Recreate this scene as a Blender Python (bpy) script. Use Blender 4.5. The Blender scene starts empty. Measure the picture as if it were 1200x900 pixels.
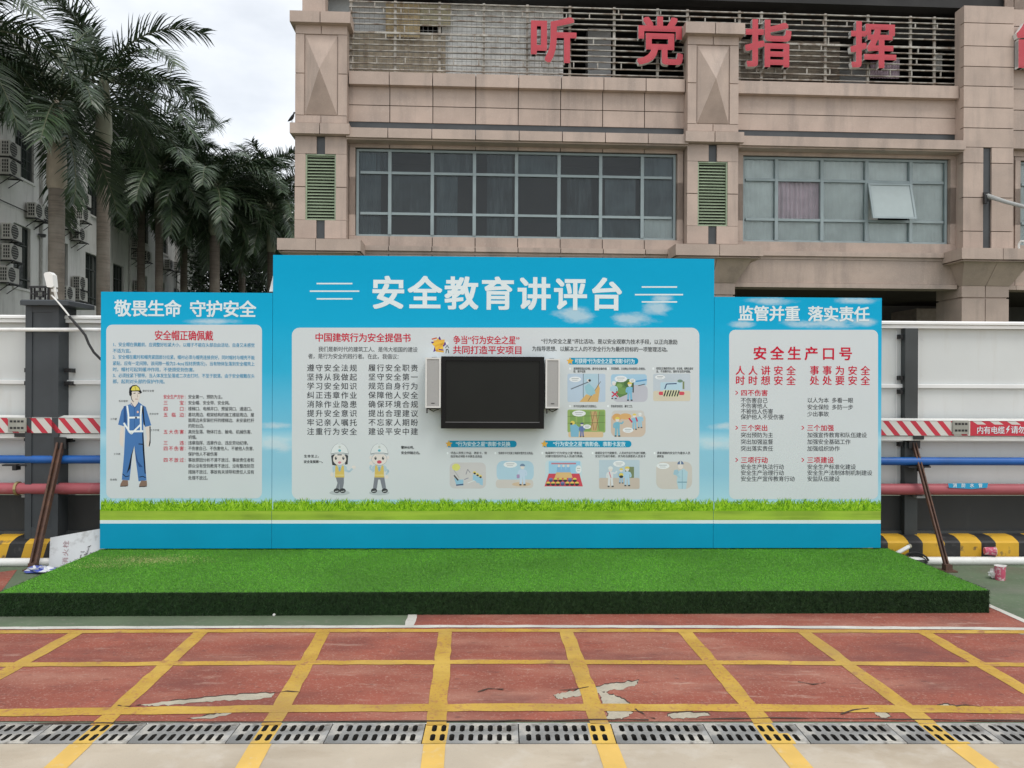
import bpy, math, random
import numpy as np
from mathutils import Vector, Matrix
R = math.radians
rnd = random.Random(7)
SC = bpy.context.scene
COL = SC.collection

# ------------------------------------------------------------------ camera
EYE = 1.55; FPX = 901.0; ROLL = 0.0046
cam = bpy.data.cameras.new('camera'); cam.sensor_width = 36.0; cam.lens = FPX / 1200 * 36
cam.clip_start = 0.05; cam.clip_end = 2000
camo = bpy.data.objects.new('camera', cam); COL.objects.link(camo)
_r = Vector((math.cos(ROLL), 0, math.sin(ROLL))); _u = Vector((-math.sin(ROLL), 0, math.cos(ROLL))); _b = Vector((0, -1, 0))
camo.matrix_world = Matrix(((_r.x, _u.x, _b.x, 0), (_r.y, _u.y, _b.y, 0), (_r.z, _u.z, _b.z, EYE), (0, 0, 0, 1)))
SC.camera = camo

# ------------------------------------------------------------------ sky, sun, exposure
SUN_EL, SUN_AZ = 60.0, 142.0            # azimuth clockwise from +Y: behind the camera, a little to the right
w = bpy.data.worlds.new('World'); SC.world = w; w.use_nodes = True
nt = w.node_tree; nt.nodes.clear()
out = nt.nodes.new('ShaderNodeOutputWorld'); bg = nt.nodes.new('ShaderNodeBackground')
sky = nt.nodes.new('ShaderNodeTexSky'); sky.sky_type = 'NISHITA'; sky.sun_disc = False
sky.sun_elevation = R(SUN_EL); sky.sun_rotation = R(SUN_AZ); sky.dust_density = 3.0
tc = nt.nodes.new('ShaderNodeTexCoord'); mp = nt.nodes.new('ShaderNodeMapping'); mp.inputs['Scale'].default_value = (1.0, 1.0, 2.2)
nz = nt.nodes.new('ShaderNodeTexNoise'); nz.inputs['Scale'].default_value = 2.3; nz.inputs['Detail'].default_value = 6; nz.inputs['Roughness'].default_value = .55
cr = nt.nodes.new('ShaderNodeValToRGB'); cr.color_ramp.elements[0].position = .36; cr.color_ramp.elements[0].color = (.62, .62, .62, 1)
cr.color_ramp.elements[1].position = .62; cr.color_ramp.elements[1].color = (.98, .98, .98, 1)
mx = nt.nodes.new('ShaderNodeMix'); mx.data_type = 'RGBA'; mx.inputs['B'].default_value = (10.2, 10.5, 10.8, 1)
L_ = nt.links.new
L_(tc.outputs['Generated'], mp.inputs['Vector']); L_(mp.outputs[0], nz.inputs['Vector']); L_(nz.outputs['Fac'], cr.inputs[0])
L_(cr.outputs[0], mx.inputs['Factor']); L_(sky.outputs[0], mx.inputs['A']); L_(mx.outputs['Result'], bg.inputs['Color'])
bg.inputs['Strength'].default_value = 0.112
L_(bg.outputs[0], out.inputs['Surface'])
sd = bpy.data.lights.new('sun', 'SUN'); sd.energy = 1.2; sd.angle = R(22); sd.color = (1, .965, .91)
so = bpy.data.objects.new('sun', sd); COL.objects.link(so)
_d = Vector((math.sin(R(SUN_AZ)) * math.cos(R(SUN_EL)), math.cos(R(SUN_AZ)) * math.cos(R(SUN_EL)), math.sin(R(SUN_EL))))
so.rotation_euler = _d.to_track_quat('Z', 'Y').to_euler(); so.location = (0, -20, 40)
SC.view_settings.view_transform = 'Standard'; SC.view_settings.look = 'None'
SC.view_settings.exposure = 0.08; SC.view_settings.gamma = 1.0; SC.view_settings.use_curve_mapping = False
SC.cycles.max_bounces = 6; SC.cycles.transparent_max_bounces = 24
SC.cycles.sample_clamp_indirect = 6

# ------------------------------------------------------------------ helpers: photo geometry
def ray(px, py):
    return ((px - 600) / FPX) * _r + ((450 - py) / FPX) * _u + Vector((0, 1, 0))
def gp(px, py, z=0.0):
    d = ray(px, py); t = (z - EYE) / d.z
    return (d.x * t, d.y * t)
def at(px, py, Y):
    d = ray(px, py); t = Y / d.y
    return Vector((d.x * t, Y, EYE + d.z * t))
class Frame:
    """a vertical working plane: s runs along it, d into it (away from the camera), z up"""
    def __init__(s, ox, oy, yaw):
        s.ox, s.oy, s.yaw = ox, oy, R(yaw); s.c, s.n = math.cos(s.yaw), math.sin(s.yaw)
    def P(s, px, py, d=0.0):
        r = ray(px, py); nx, ny = -s.n, s.c
        t = (d + nx * s.ox + ny * s.oy) / (nx * r.x + ny * r.y)
        X, Y = r.x * t - s.ox, r.y * t - s.oy
        return (X * s.c + Y * s.n, EYE + r.z * t)
    def S(s, px, d=0.0, py=450): return s.P(px, py, d)[0]
    def Z(s, px, py, d=0.0): return s.P(px, py, d)[1]
    def W(s, a, d, z): return Vector((s.ox + a * s.c - d * s.n, s.oy + a * s.n + d * s.c, z))
    def empty(s, name, a=0, d=0, z=0):
        o = bpy.data.objects.new(name, None); COL.objects.link(o)
        o.location = s.W(a, d, z); o.rotation_euler = (0, 0, s.yaw); o.empty_display_size = .2
        return o

# ------------------------------------------------------------------ helpers: meshes
class MB:
    def __init__(s): s.v = []; s.f = []; s.m = []; s.o = (0, 0, 0)
    def add(s, vs, fs, m=0):
        n = len(s.v); ox, oy, oz = s.o
        s.v += [(a + ox, b + oy, c + oz) for a, b, c in vs]; s.f += [tuple(i + n for i in f) for f in fs]; s.m += [m] * len(fs)
    def box(s, x0, x1, y0, y1, z0, z1, m=0):
        s.add([(x0, y0, z0), (x1, y0, z0), (x1, y1, z0), (x0, y1, z0), (x0, y0, z1), (x1, y0, z1), (x1, y1, z1), (x0, y1, z1)],
              [(0, 3, 2, 1), (4, 5, 6, 7), (0, 1, 5, 4), (1, 2, 6, 5), (2, 3, 7, 6), (3, 0, 4, 7)], m)
    def bbox(s, x0, x1, y0, y1, z0, z1, b=.01, m=0):
        """box with bevelled vertical front edges and top front edge"""
        pr = [(x0, y1), (x0, y0 + b), (x0 + b, y0), (x1 - b, y0), (x1, y0 + b), (x1, y1)]
        pi = [(x0 + b, y1), (x0 + b, y0 + 1.4 * b), (x0 + 1.4 * b, y0 + b), (x1 - 1.4 * b, y0 + b), (x1 - b, y0 + 1.4 * b), (x1 - b, y1)]
        vs = [(x, y, z0) for x, y in pr] + [(x, y, z1 - b) for x, y in pr] + [(x, y, z1) for x, y in pi]
        fs = [tuple(range(5, -1, -1)), tuple(range(12, 18))]
        for k in (0, 6):
            for i in range(6): j = (i + 1) % 6; fs.append((k + i, k + j, k + 6 + j, k + 6 + i))
        s.add(vs, fs, m)
    def quad(s, a, b, c, d, m=0): s.add([a, b, c, d], [(0, 1, 2, 3)], m)
    def poly(s, pts, m=0): s.add(pts, [tuple(range(len(pts)))], m)
    def prism(s, pts, y0, y1, m=0):
        """(x,z) outline extruded from y0 to y1"""
        n = len(pts)
        vs = [(x, y0, z) for x, z in pts] + [(x, y1, z) for x, z in pts]
        s.add(vs, [tuple(range(n)), tuple(range(2 * n - 1, n - 1, -1))] + [(i + n, (i + 1) % n + n, (i + 1) % n, i) for i in range(n)], m)
    def xprism(s, pts, x0, x1, m=0):
        """(y,z) outline extruded along x"""
        n = len(pts)
        vs = [(x0, y, z) for y, z in pts] + [(x1, y, z) for y, z in pts]
        s.add(vs, [tuple(range(n)), tuple(range(2 * n - 1, n - 1, -1))] + [(i, i + n, (i + 1) % n + n, (i + 1) % n) for i in range(n)], m)
    def tube(s, pts, r, n=8, m=0, cap=True):
        pts = [Vector(p) for p in pts]; rs = r if isinstance(r, (list, tuple)) else [r] * len(pts)
        vs = []; fs = []
        up = None
        for i, p in enumerate(pts):
            t = (pts[min(i + 1, len(pts) - 1)] - pts[max(i - 1, 0)]).normalized()
            if up is None: up = Vector((0, 0, 1)) if abs(t.z) < .9 else Vector((1, 0, 0))
            a = t.cross(up); a.normalize(); b = a.cross(t); up = b
            for k in range(n):
                q = p + rs[i] * (math.cos(2 * math.pi * k / n) * a + math.sin(2 * math.pi * k / n) * b); vs.append(tuple(q))
        for i in range(len(pts) - 1):
            for k in range(n):
                fs.append((i * n + k, i * n + (k + 1) % n, (i + 1) * n + (k + 1) % n, (i + 1) * n + k))
        if cap: fs.append(tuple(range(n - 1, -1, -1))); fs.append(tuple(range((len(pts) - 1) * n, len(pts) * n)))
        s.add(vs, fs, m)
    def lathe(s, prof, n=14, c=(0, 0, 0), m=0):
        vs = []; fs = []
        for r_, z in prof:
            for k in range(n): vs.append((c[0] + r_ * math.cos(2 * math.pi * k / n), c[1] + r_ * math.sin(2 * math.pi * k / n), c[2] + z))
        for i in range(len(prof) - 1):
            for k in range(n): fs.append((i * n + k, i * n + (k + 1) % n, (i + 1) * n + (k + 1) % n, (i + 1) * n + k))
        s.add(vs, fs, m)
    def build(s, name, mats, parent=None, smooth=False):
        me = bpy.data.meshes.new(name); me.from_pydata(s.v, [], s.f)
        if not isinstance(mats, (list, tuple)): mats = [mats]
        for m in mats: me.materials.append(m)
        if any(s.m): me.polygons.foreach_set('material_index', s.m)
        if smooth:
            me.polygons.foreach_set('use_smooth', [True] * len(s.f))
            try: me.set_sharp_from_angle(angle=R(40))
            except Exception: pass
        me.update()
        o = bpy.data.objects.new(name, me); COL.objects.link(o)
        if parent: o.parent = parent
        return o
def tag(o, label, cat, group=None):
    o['label'] = label; o['category'] = cat
    if group: o['group'] = group
    return o
def struct(o): o['kind'] = 'structure'; return o
def reloc(o, p):
    """move a world-coordinate mesh so that its origin lies at p"""
    p = Vector(p); o.data.transform(Matrix.Translation(-p)); o.location = p; return o

# ------------------------------------------------------------------ helpers: materials
def lin(c): c /= 255.0; return c / 12.92 if c <= .04045 else ((c + .055) / 1.055) ** 2.4
_mats = {}
def mat(name, col, rough=.6, var=.15, scale=8.0, detail=4, bump=0.0, bscale=None, metal=0.0, spec=.5, spots=None, stain=None, coat=0.0, island=0.0):
    if name in _mats: return _mats[name]
    m = bpy.data.materials.new(name); m.use_nodes = True; t = m.node_tree; p = t.nodes['Principled BSDF']
    p.inputs['Roughness'].default_value = rough; p.inputs['Metallic'].default_value = metal; p.inputs['Specular IOR Level'].default_value = spec
    if coat: p.inputs['Coat Weight'].default_value = coat
    tc = t.nodes.new('ShaderNodeTexCoord')
    n = t.nodes.new('ShaderNodeTexNoise'); n.inputs['Scale'].default_value = scale; n.inputs['Detail'].default_value = detail
    t.links.new(tc.outputs['Object'], n.inputs['Vector'])
    r = t.nodes.new('ShaderNodeValToRGB')
    r.color_ramp.elements[0].position = .3; r.color_ramp.elements[1].position = .7
    r.color_ramp.elements[0].color = (*[c * (1 - var) for c in col], 1); r.color_ramp.elements[1].color = (*[min(1, c * (1 + var)) for c in col], 1)
    t.links.new(n.outputs['Fac'], r.inputs[0]); last = r.outputs[0]
    for sp in ([spots] if spots else []) + (stain if isinstance(stain, list) else [stain] if stain else []):
        # (colour, scale, threshold lo, hi, amount, stretch)
        c2, sc, lo, hi, am, st = sp
        mpn = t.nodes.new('ShaderNodeMapping'); mpn.inputs['Scale'].default_value = st; mpn.inputs['Location'].default_value = (3.1 * sc % 7, 1.7, 2.3)
        n2 = t.nodes.new('ShaderNodeTexNoise'); n2.inputs['Scale'].default_value = sc; n2.inputs['Detail'].default_value = 5; n2.inputs['Roughness'].default_value = .62
        t.links.new(tc.outputs['Object'], mpn.inputs['Vector']); t.links.new(mpn.outputs[0], n2.inputs['Vector'])
        rr = t.nodes.new('ShaderNodeValToRGB'); rr.color_ramp.elements[0].position = lo; rr.color_ramp.elements[1].position = hi
        rr.color_ramp.elements[0].color = (0, 0, 0, 1); rr.color_ramp.elements[1].color = (am, am, am, 1)
        t.links.new(n2.outputs['Fac'], rr.inputs[0])
        x = t.nodes.new('ShaderNodeMix'); x.data_type = 'RGBA'; x.inputs['B'].default_value = (*c2, 1)
        t.links.new(rr.outputs[0], x.inputs['Factor']); t.links.new(last, x.inputs['A']); last = x.outputs['Result']
    if island:      # each separate stone or sheet has its own tone
        gm = t.nodes.new('ShaderNodeNewGeometry'); mr = t.nodes.new('ShaderNodeMapRange'); mr.inputs['To Min'].default_value = 1 - island; mr.inputs['To Max'].default_value = 1 + island
        hs = t.nodes.new('ShaderNodeHueSaturation'); t.links.new(gm.outputs['Random Per Island'], mr.inputs['Value']); t.links.new(mr.outputs[0], hs.inputs['Value']); t.links.new(last, hs.inputs['Color']); last = hs.outputs[0]
    t.links.new(last, p.inputs['Base Color'])
    if bump:
        nb = t.nodes.new('ShaderNodeTexNoise'); nb.inputs['Scale'].default_value = bscale or scale * 3; nb.inputs['Detail'].default_value = 4
        t.links.new(tc.outputs['Object'], nb.inputs['Vector'])
        bp = t.nodes.new('ShaderNodeBump'); bp.inputs['Strength'].default_value = bump; bp.inputs['Distance'].default_value = .01
        t.links.new(nb.outputs['Fac'], bp.inputs['Height']); t.links.new(bp.outputs[0], p.inputs['Normal'])
    _mats[name] = m
    return m
def emat(name, *a, **k): return mat(name, *a, **k)
PK = 0.80      # display value of a white print in this light
def ink(r, g, b):
    """printed ink; r,g,b as the photo shows it in flat daylight"""
    return mat('ink_%d_%d_%d' % (r, g, b), tuple(min(.86, lin(c) / PK) for c in (r, g, b)), rough=.6, var=.03, scale=5, spec=.12)

STONE = mat('pink_granite', (.455, .355, .295), island=.07, rough=.55, var=.09, scale=2.2, spots=((.30, .235, .20), 90, .52, .74, .5, (1, 1, 1)),
            stain=[((.20, .165, .145), 1.3, .50, .76, .6, (2.2, 2.2, .28)), ((.22, .19, .17), .45, .52, .75, .5, (1, 1, 1.5)), ((.56, .47, .41), 38, .55, .7, .4, (1, 1, 1))], bump=.05, bscale=60)
STONESH = mat('shaded_granite', (.36, .275, .225), rough=.55, var=.14, scale=3, spots=((.22, .165, .14), 80, .5, .72, .55, (1, 1, 1)), bump=.05, bscale=60)  # darker granite copy, shade of the relief's downward face put into colour
JOINT = mat('dark_joint_backing', (.07, .055, .045), rough=.9)  # dark backing seen in the open joints
RECD = mat('dark_recess_tone', (.05, .055, .058), rough=.35, var=.2, scale=3)  # plain dark tone of the recessed band and slots
ALU = mat('grey_green_aluminium', (.27, .33, .34), rough=.4, var=.08, scale=4, metal=.0)
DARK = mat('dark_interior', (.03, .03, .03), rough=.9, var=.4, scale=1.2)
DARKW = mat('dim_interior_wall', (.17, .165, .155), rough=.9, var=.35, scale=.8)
STEEL = mat('weathered_steel_rail', (.38, .36, .32), rough=.55, var=.3, scale=5, spots=((.15, .10, .065), 7, .46, .64, .85, (1, 1, 1)))
WHITE = mat('white_painted_sheet', (.60, .625, .615), rough=.45, var=.05, scale=1.5, stain=((.50, .49, .45), 3, .56, .8, .5, (3, 3, .4)))
WHITEP = mat('white_plastic', (.76, .76, .73), rough=.4, var=.05, scale=6, spots=((.45, .42, .36), 7, .58, .75, .5, (1, 1, 1)))
PILLAR = mat('dark_slate_blue_steel', (.040, .047, .053), rough=.5, var=.18, scale=3, spots=((.12, .13, .13), 5, .58, .8, .4, (1, 1, .4)))
POST = mat('dark_grey_steel_post', (.042, .048, .049), rough=.5, var=.2, scale=3)
BLACKM = mat('black_metal', (.015, .015, .016), rough=.5, var=.3, scale=8)
BLUEP = mat('blue_pipe_paint', (.012, .10, .36), rough=.38, var=.15, scale=5, spots=((.05, .17, .42), 14, .6, .75, .5, (1, 1, 1)))
REDP = mat('faded_red_pipe_paint', (.36, .085, .10), rough=.5, var=.12, scale=4, spots=((.42, .22, .21), 9, .6, .75, .5, (1, 1, 1)))
RUST = mat('rusty_brown_steel', (.095, .05, .035), rough=.7, var=.35, scale=9, spots=((.16, .075, .04), 15, .5, .7, .7, (1, 1, 1)), bump=.2)
KYEL = mat('kerb_yellow_paint', (.62, .36, .025), rough=.6, var=.12, scale=4, spots=((.12, .085, .05), 11, .60, .70, .85, (1, 1, 1.2)), bump=.2, bscale=25)
KBLK = mat('kerb_black_paint', (.02, .02, .021), rough=.55, var=.3, scale=5, spots=((.10, .10, .095), 13, .6, .75, .5, (1, 1, 1)), bump=.2, bscale=25)

# ------------------------------------------------------------------ helpers: lettering and prints
_gl = {}
def glyph(ch, bold):
    """filled outline of one character; heavier weights are laid from slightly shifted copies (x, y, layer)"""
    k = (ch, bold)
    if k not in _gl:
        c = bpy.data.curves.new('g', 'FONT'); c.body = ch; c.size = 1; c.resolution_u = 3
        o = bpy.data.objects.new('g', c); COL.objects.link(o)
        dg = bpy.context.evaluated_depsgraph_get()
        me = bpy.data.meshes.new_from_object(o.evaluated_get(dg))
        v0 = [(v.co.x, v.co.y) for v in me.vertices]; f0 = [tuple(p.vertices) for p in me.polygons]
        xs = [v[0] for v in v0] or [0]
        wide = ord(ch) > 0x2fff
        if bold > .018: sh = [(0, 0)] + [(bold * u, bold * v) for u in (-1, 0, 1) for v in (-.8, 0, .8) if u or v]
        elif bold > .0: sh = [(-bold, bold * .6), (bold, -bold * .6)]
        else: sh = [(0, 0)]
        vs, fs = [], []
        for q, (dx, dy) in enumerate(sh):
            n = len(vs); vs += [(x + dx, y + dy, q) for x, y in v0]; fs += [tuple(i + n for i in f) for f in f0]
        _gl[k] = (vs, fs, min(xs), max(xs), wide)
        bpy.data.objects.remove(o); bpy.data.curves.remove(c); bpy.data.meshes.remove(me)
    return _gl[k]
class Sheet:
    """collects flat printed shapes on a frame, at photo coordinates, in thin layers in front of depth d0"""
    def __init__(s, F, d0=-.003, o=(0, 0, 0)): s.F = F; s.d = d0; s.mb = MB(); s.mb.o = o; s.mats = []; s.step = 1.2e-5; s.runs = []
    fade = 0
    def mi(s, m):
        if s.fade and m.name.startswith('ink_'):
            c = [int(q) for q in m.name.split('.')[0].split('_')[1:4]]; m = ink(*[int(q + (z - q) * s.fade) for q, z in zip(c, (178, 186, 188))])
        if m not in s.mats: s.mats.append(m)
        return s.mats.index(m)
    def poly(s, pts, m):
        s.d -= s.step
        s.mb.poly([(a, s.d, z) for a, z in (s.F.P(x, y, s.d) for x, y in reversed(pts))], s.mi(m))
    def ell(s, cx, cy, rx, ry, m, n=18, a0=0, a1=360):
        s.poly([(cx + rx * math.cos(R(a0 + (a1 - a0) * i / n)), cy + ry * math.sin(R(a0 + (a1 - a0) * i / n))) for i in range(n + (a1 - a0 < 360))], m)
    def line(s, pts, wd, m):
        s.d -= s.step
        for (x0, y0), (x1, y1) in zip(pts, pts[1:]):
            l = math.hypot(x1 - x0, y1 - y0) or 1; nx, ny = -(y1 - y0) / l * wd / 2, (x1 - x0) / l * wd / 2
            q = [(x0 + nx, y0 + ny), (x1 + nx, y1 + ny), (x1 - nx, y1 - ny), (x0 - nx, y0 - ny)]
            s.mb.poly([(a, s.d, z) for a, z in (s.F.P(x, y, s.d) for x, y in q)], s.mi(m))
    def rrect(s, x0, y0, x1, y1, r, m, n=5, ytr=None):
        pts = []
        for cx, cy, a in ((x1 - r, y0 + r, -90), (x1 - r, y1 - r, 0), (x0 + r, y1 - r, 90), (x0 + r, y0 + r, 180)):
            for i in range(n + 1): pts.append((cx + r * math.cos(R(a + 90 * i / n)), cy + r * math.sin(R(a + 90 * i / n))))
        s.poly(pts, m)
    def text(s, t, x0, yc, h, m, x1=None, pitch=None, bold=0.0, d=None, vert=False):
        """h: height of a character in the photo; x1: right end, or pitch between characters"""
        em = h / .92
        wt = [(1.0 if ord(c) > 0x2fff else .5) for c in t]
        tot = sum(wt); pp = (x1 - x0) / tot if x1 is not None else (pitch or em)
        sx = min(1.0, pp / (em * .97)) if pp < em else 1.0
        dd = d if d is not None else s.d - .002
        xe = x0 + pp * tot
        sa, za = s.F.P(x0, yc, dd); sb, zb = s.F.P(xe, yc, dd)
        k = (sb - sa) / (xe - x0); zc = (za + zb) / 2
        x = x0; n0 = len(s.mb.v); f0 = len(s.mb.f); xs0 = x0
        for c, wq in zip(t, wt):
            if c == ' ':
                if len(s.mb.f) > f0: s.runs.append((xs0, x, yc - h / 2, yc + h / 2, n0, len(s.mb.v), f0, len(s.mb.f), h))
                n0 = len(s.mb.v); f0 = len(s.mb.f); xs0 = x + pp * wq
            else:
                vs, fs, g0, g1, wide = glyph(c, bold)
                gc = .5 if wide else (g0 + g1) / 2
                cx = x + pp * wq / 2
                if c in '，。、：；': cx = x + em * sx * .5 - pp * wq * .05
                kk = em * k
                sqz = sx if wide else min(1, pp * wq / (max(.1, g1 - g0) * em)) * 1.0
                s.mb.add([(sa + (cx - x0) * k + (vx - gc) * kk * sqz, dd - 2e-5 * q, zc + (vy - .385) * kk) for vx, vy, q in vs], fs, s.mi(m))
            x += pp * wq
        if xs0 is not None: s.runs.append((xs0, x, yc - h / 2, yc + h / 2, n0, len(s.mb.v), f0, len(s.mb.f), h))
    def build(s, name, parent):
        if not name.endswith('lettering') or not s.runs: return s.mb.build(name, s.mats, parent)
        R_ = list(s.runs); grp = list(range(len(R_)))
        def near(a, b): g = 1.15 * max(a[8], b[8]); return a[0] < b[1] + g and b[0] < a[1] + g and a[2] < b[3] + g and b[2] < a[3] + g
        for i in range(len(R_)):
            for j in range(i):
                if near(R_[i], R_[j]) and grp[i] != grp[j]: o, n = grp[i], grp[j]; grp = [n if q == o else q for q in grp]
        owned = set(q for r in R_ for q in range(r[6], r[7]))
        rest = [q for q in range(len(s.mb.f)) if q not in owned]
        for n, g in enumerate(sorted(set(grp))):
            fs = [q for r, k in zip(R_, grp) if k == g for q in range(r[6], r[7])] + (rest if n == 0 else [])
            used = sorted({v for q in fs for v in s.mb.f[q]}); mp = {v: i for i, v in enumerate(used)}
            m = MB(); m.v = [s.mb.v[v] for v in used]; m.f = [tuple(mp[v] for v in s.mb.f[q]) for q in fs]; m.m = [s.mb.m[q] for q in fs]
            last = m.build(name, s.mats, parent)
        return last

# ================================================================== SETTING: ground
GREEN = mat('green_court_coating', (.105, .145, .085), rough=.85, var=.16, scale=2.0, spots=((.21, .20, .165), 26, .56, .7, .55, (1, 1, 1)),
            stain=[((.22, .21, .18), 1.3, .5, .75, .55, (.5, 1.6, 1)), ((.16, .10, .085), .9, .58, .75, .5, (1, 1, 1))], bump=.15, bscale=70)
TRACK = mat('red_rubber_track', (.275, .074, .047), rough=.9, var=.16, scale=2.2, spots=((.46, .27, .21), 75, .55, .68, .6, (1, 1, 1)),
            stain=[((.42, .21, .15), 1.9, .48, .70, .6, (.5, 1.5, 1)), ((.15, .048, .04), 1.3, .50, .68, .75, (.7, 1.3, 1)), ((.52, .36, .28), 8, .62, .72, .4, (.45, 1.7, 1)), ((.13, .05, .04), 31, .60, .68, .6, (.5, 1.5, 1))], bump=.35, bscale=150)
CONC = mat('pale_concrete_apron', (.47, .40, .31), rough=.85, var=.07, scale=2.5, spots=((.36, .31, .25), 45, .62, .72, .5, (1, 1, 1)),
           stain=[((.30, .23, .155), 1.4, .50, .70, .8, (.6, 1.4, 1)), ((.40, .34, .27), .5, .5, .7, .5, (.7, 1.5, 1)), ((.62, .58, .52), 6, .52, .75, .4, (1, 1, 1))], bump=.12, bscale=90)
PATCH = mat('bare_screed_patch', (.40, .36, .28), rough=.9, var=.14, scale=9, spots=((.24, .20, .15), 40, .55, .72, .5, (1, 1, 1)), bump=.5, bscale=60)
CRACK = mat('torn_coating_edge', (.06, .035, .025), rough=.95, var=.4, scale=30)
YLINE = mat('yellow_line_paint_on_red', (.46, .275, .035), rough=.75, var=.12, scale=5, spots=((.33, .11, .06), 60, .54, .66, .75, (1, 1, 1)), stain=[((.58, .38, .07), 2.6, .46, .66, .75, (1, 1, 1)), ((.30, .12, .06), 10, .58, .68, .75, (1, 1, 1)), ((.33, .21, .07), 1.2, .5, .7, .6, (1, 1, 1))], bump=.2, bscale=140)
YLINE2 = mat('yellow_line_paint_on_concrete', (.66, .42, .10), rough=.7, var=.10, scale=5, spots=((.62, .50, .32), 22, .58, .72, .6, (1, 1, 1)))
WLINE = mat('white_line_paint', (.55, .53, .48), rough=.75, var=.12, scale=5, spots=((.33, .24, .19), 30, .58, .7, .6, (1, 1, 1)))
IRON = mat('cast_drain_grate_metal', (.25, .245, .235), rough=.6, var=.35, scale=7, spots=((.54, .50, .43), 5.5, .48, .62, .75, (1, 1, 1)), stain=((.10, .085, .07), 8, .56, .66, .8, (1, 1, 1)), bump=.2, bscale=60)
IRONY = mat('yellow_paint_on_grate', (.58, .37, .07), rough=.65, var=.15, scale=9, spots=((.25, .22, .17), 18, .58, .7, .7, (1, 1, 1)))

G = Frame(0, 3.515, 0.55)                    # the drain's frame; d=0 is the drain's far edge
TW = .205
def grounds():
    # the drain trench is a real slot between the front apron and the rear court
    a0 = G.W(-200, 0, 0); a1 = G.W(200, 0, 0); b0 = G.W(-200, -TW, 0); b1 = G.W(200, -TW, 0)
    m = MB(); m.poly([(a0.x, a0.y, 0), (a1.x, a1.y, 0), (260, 300, 0), (-260, 300, 0)]); struct(m.build('ground', GREEN))
    m = MB(); m.poly([(-200, -60, 0), (200, -60, 0), (b1.x, b1.y, 0), (b0.x, b0.y, 0)]); struct(m.build('concrete_apron', CONC))
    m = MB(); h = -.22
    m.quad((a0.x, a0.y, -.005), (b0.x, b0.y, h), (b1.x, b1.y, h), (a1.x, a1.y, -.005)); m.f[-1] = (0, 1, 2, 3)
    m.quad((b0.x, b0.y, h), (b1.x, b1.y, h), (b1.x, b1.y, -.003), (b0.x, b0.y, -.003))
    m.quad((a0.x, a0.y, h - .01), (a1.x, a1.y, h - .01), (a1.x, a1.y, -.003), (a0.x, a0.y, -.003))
    struct(m.build('drain_channel', mat('shaded_channel_concrete', (.014, .013, .011), rough=.9, var=.4, scale=6)))  # channel coloured near black in place of the shade below the grates
grounds()
def ragged(pts, n, amp, seed):
    r = random.Random(seed); out_ = []
    for (x0, y0), (x1, y1) in zip(pts, pts[1:] + pts[:1]):
        for i in range(n):
            t = i / n; out_.append((x0 + (x1 - x0) * t + r.uniform(-amp, amp) * (i > 0), y0 + (y1 - y0) * t + r.uniform(-amp, amp) * (i > 0)))
    return out_
def flat(name, pxpts, z, m, world=False):
    b = MB(); p = [(q if world else gp(*q)) for q in pxpts]
    area = sum(p[i][0] * p[(i + 1) % len(p)][1] - p[(i + 1) % len(p)][0] * p[i][1] for i in range(len(p)))
    if area < 0: p = p[::-1]
    b.poly([(x, y, z) for x, y in p]); return struct(b.build(name, m))
# red lane in front of the stage, red apron behind the white line on the right
fl, fr = G.W(-30, .012, 0), G.W(30, .012, 0)
yb = 4.86
flat('track_lane', [(fl.x, fl.y), (-30, yb - .35), (gp(0, 737)[0], gp(0, 737)[1]), gp(600, 735), gp(1200, 738), (30, yb + .2), (fr.x, fr.y)], .0025, TRACK, True)
p0, p1 = gp(482, 735), gp(487, 716)
flat('track_apron', [p0, p1, (p1[0] + .02, 5.6), (3.25, 5.75), gp(1160, 711), gp(1200, 727), (7, 3.9), gp(1200, 738.0), gp(1000, 735.8), gp(700, 735)], .0025, TRACK, True)
flat('track_corner_patch', [gp(-60, 700), gp(-10, 672), gp(20, 668), gp(4, 690), gp(-20, 712)], .0022, TRACK, True)

def gl(pts, wd, z, m, name):
    """painted line through photo points, wd metres wide, with slightly uneven edges"""
    P = [Vector((*gp(*p), 0)) for p in pts]; b = MB(); r = random.Random(len(name) + int(pts[0][0]))
    S = []
    for a, c in zip(P, P[1:]):
        n = max(2, int((c - a).length / .09))
        for i in range(n): S.append((a + (c - a) * i / n, (c - a).normalized()))
    S.append((P[-1], (P[-1] - P[-2]).normalized()))
    vs = []
    for q, t in S:
        nrm = Vector((-t.y, t.x, 0)); e = wd / 2
        a = q + nrm * (e + r.uniform(-.005, .005)); c = q - nrm * (e + r.uniform(-.005, .005)); vs += [(a.x, a.y, z), (c.x, c.y, z)]
    b.add(vs, [(2 * i + 1, 2 * i + 3, 2 * i + 2, 2 * i) for i in range(len(S) - 1)]); return struct(b.build(name, m))
VL = [((90, 742), (-95, 845)), ((237, 740), (121, 848)), ((380, 740), (319, 848)), ((522, 739), (511.5, 848)), ((663, 739), (701.5, 846)), ((802, 740), (893, 846)), ((940, 740), (1084, 846)), ((1082, 741), (1267, 847))]
def yfar(px): return gp(px, 846 if px > 560 else 848.5)
strips = []
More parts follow.
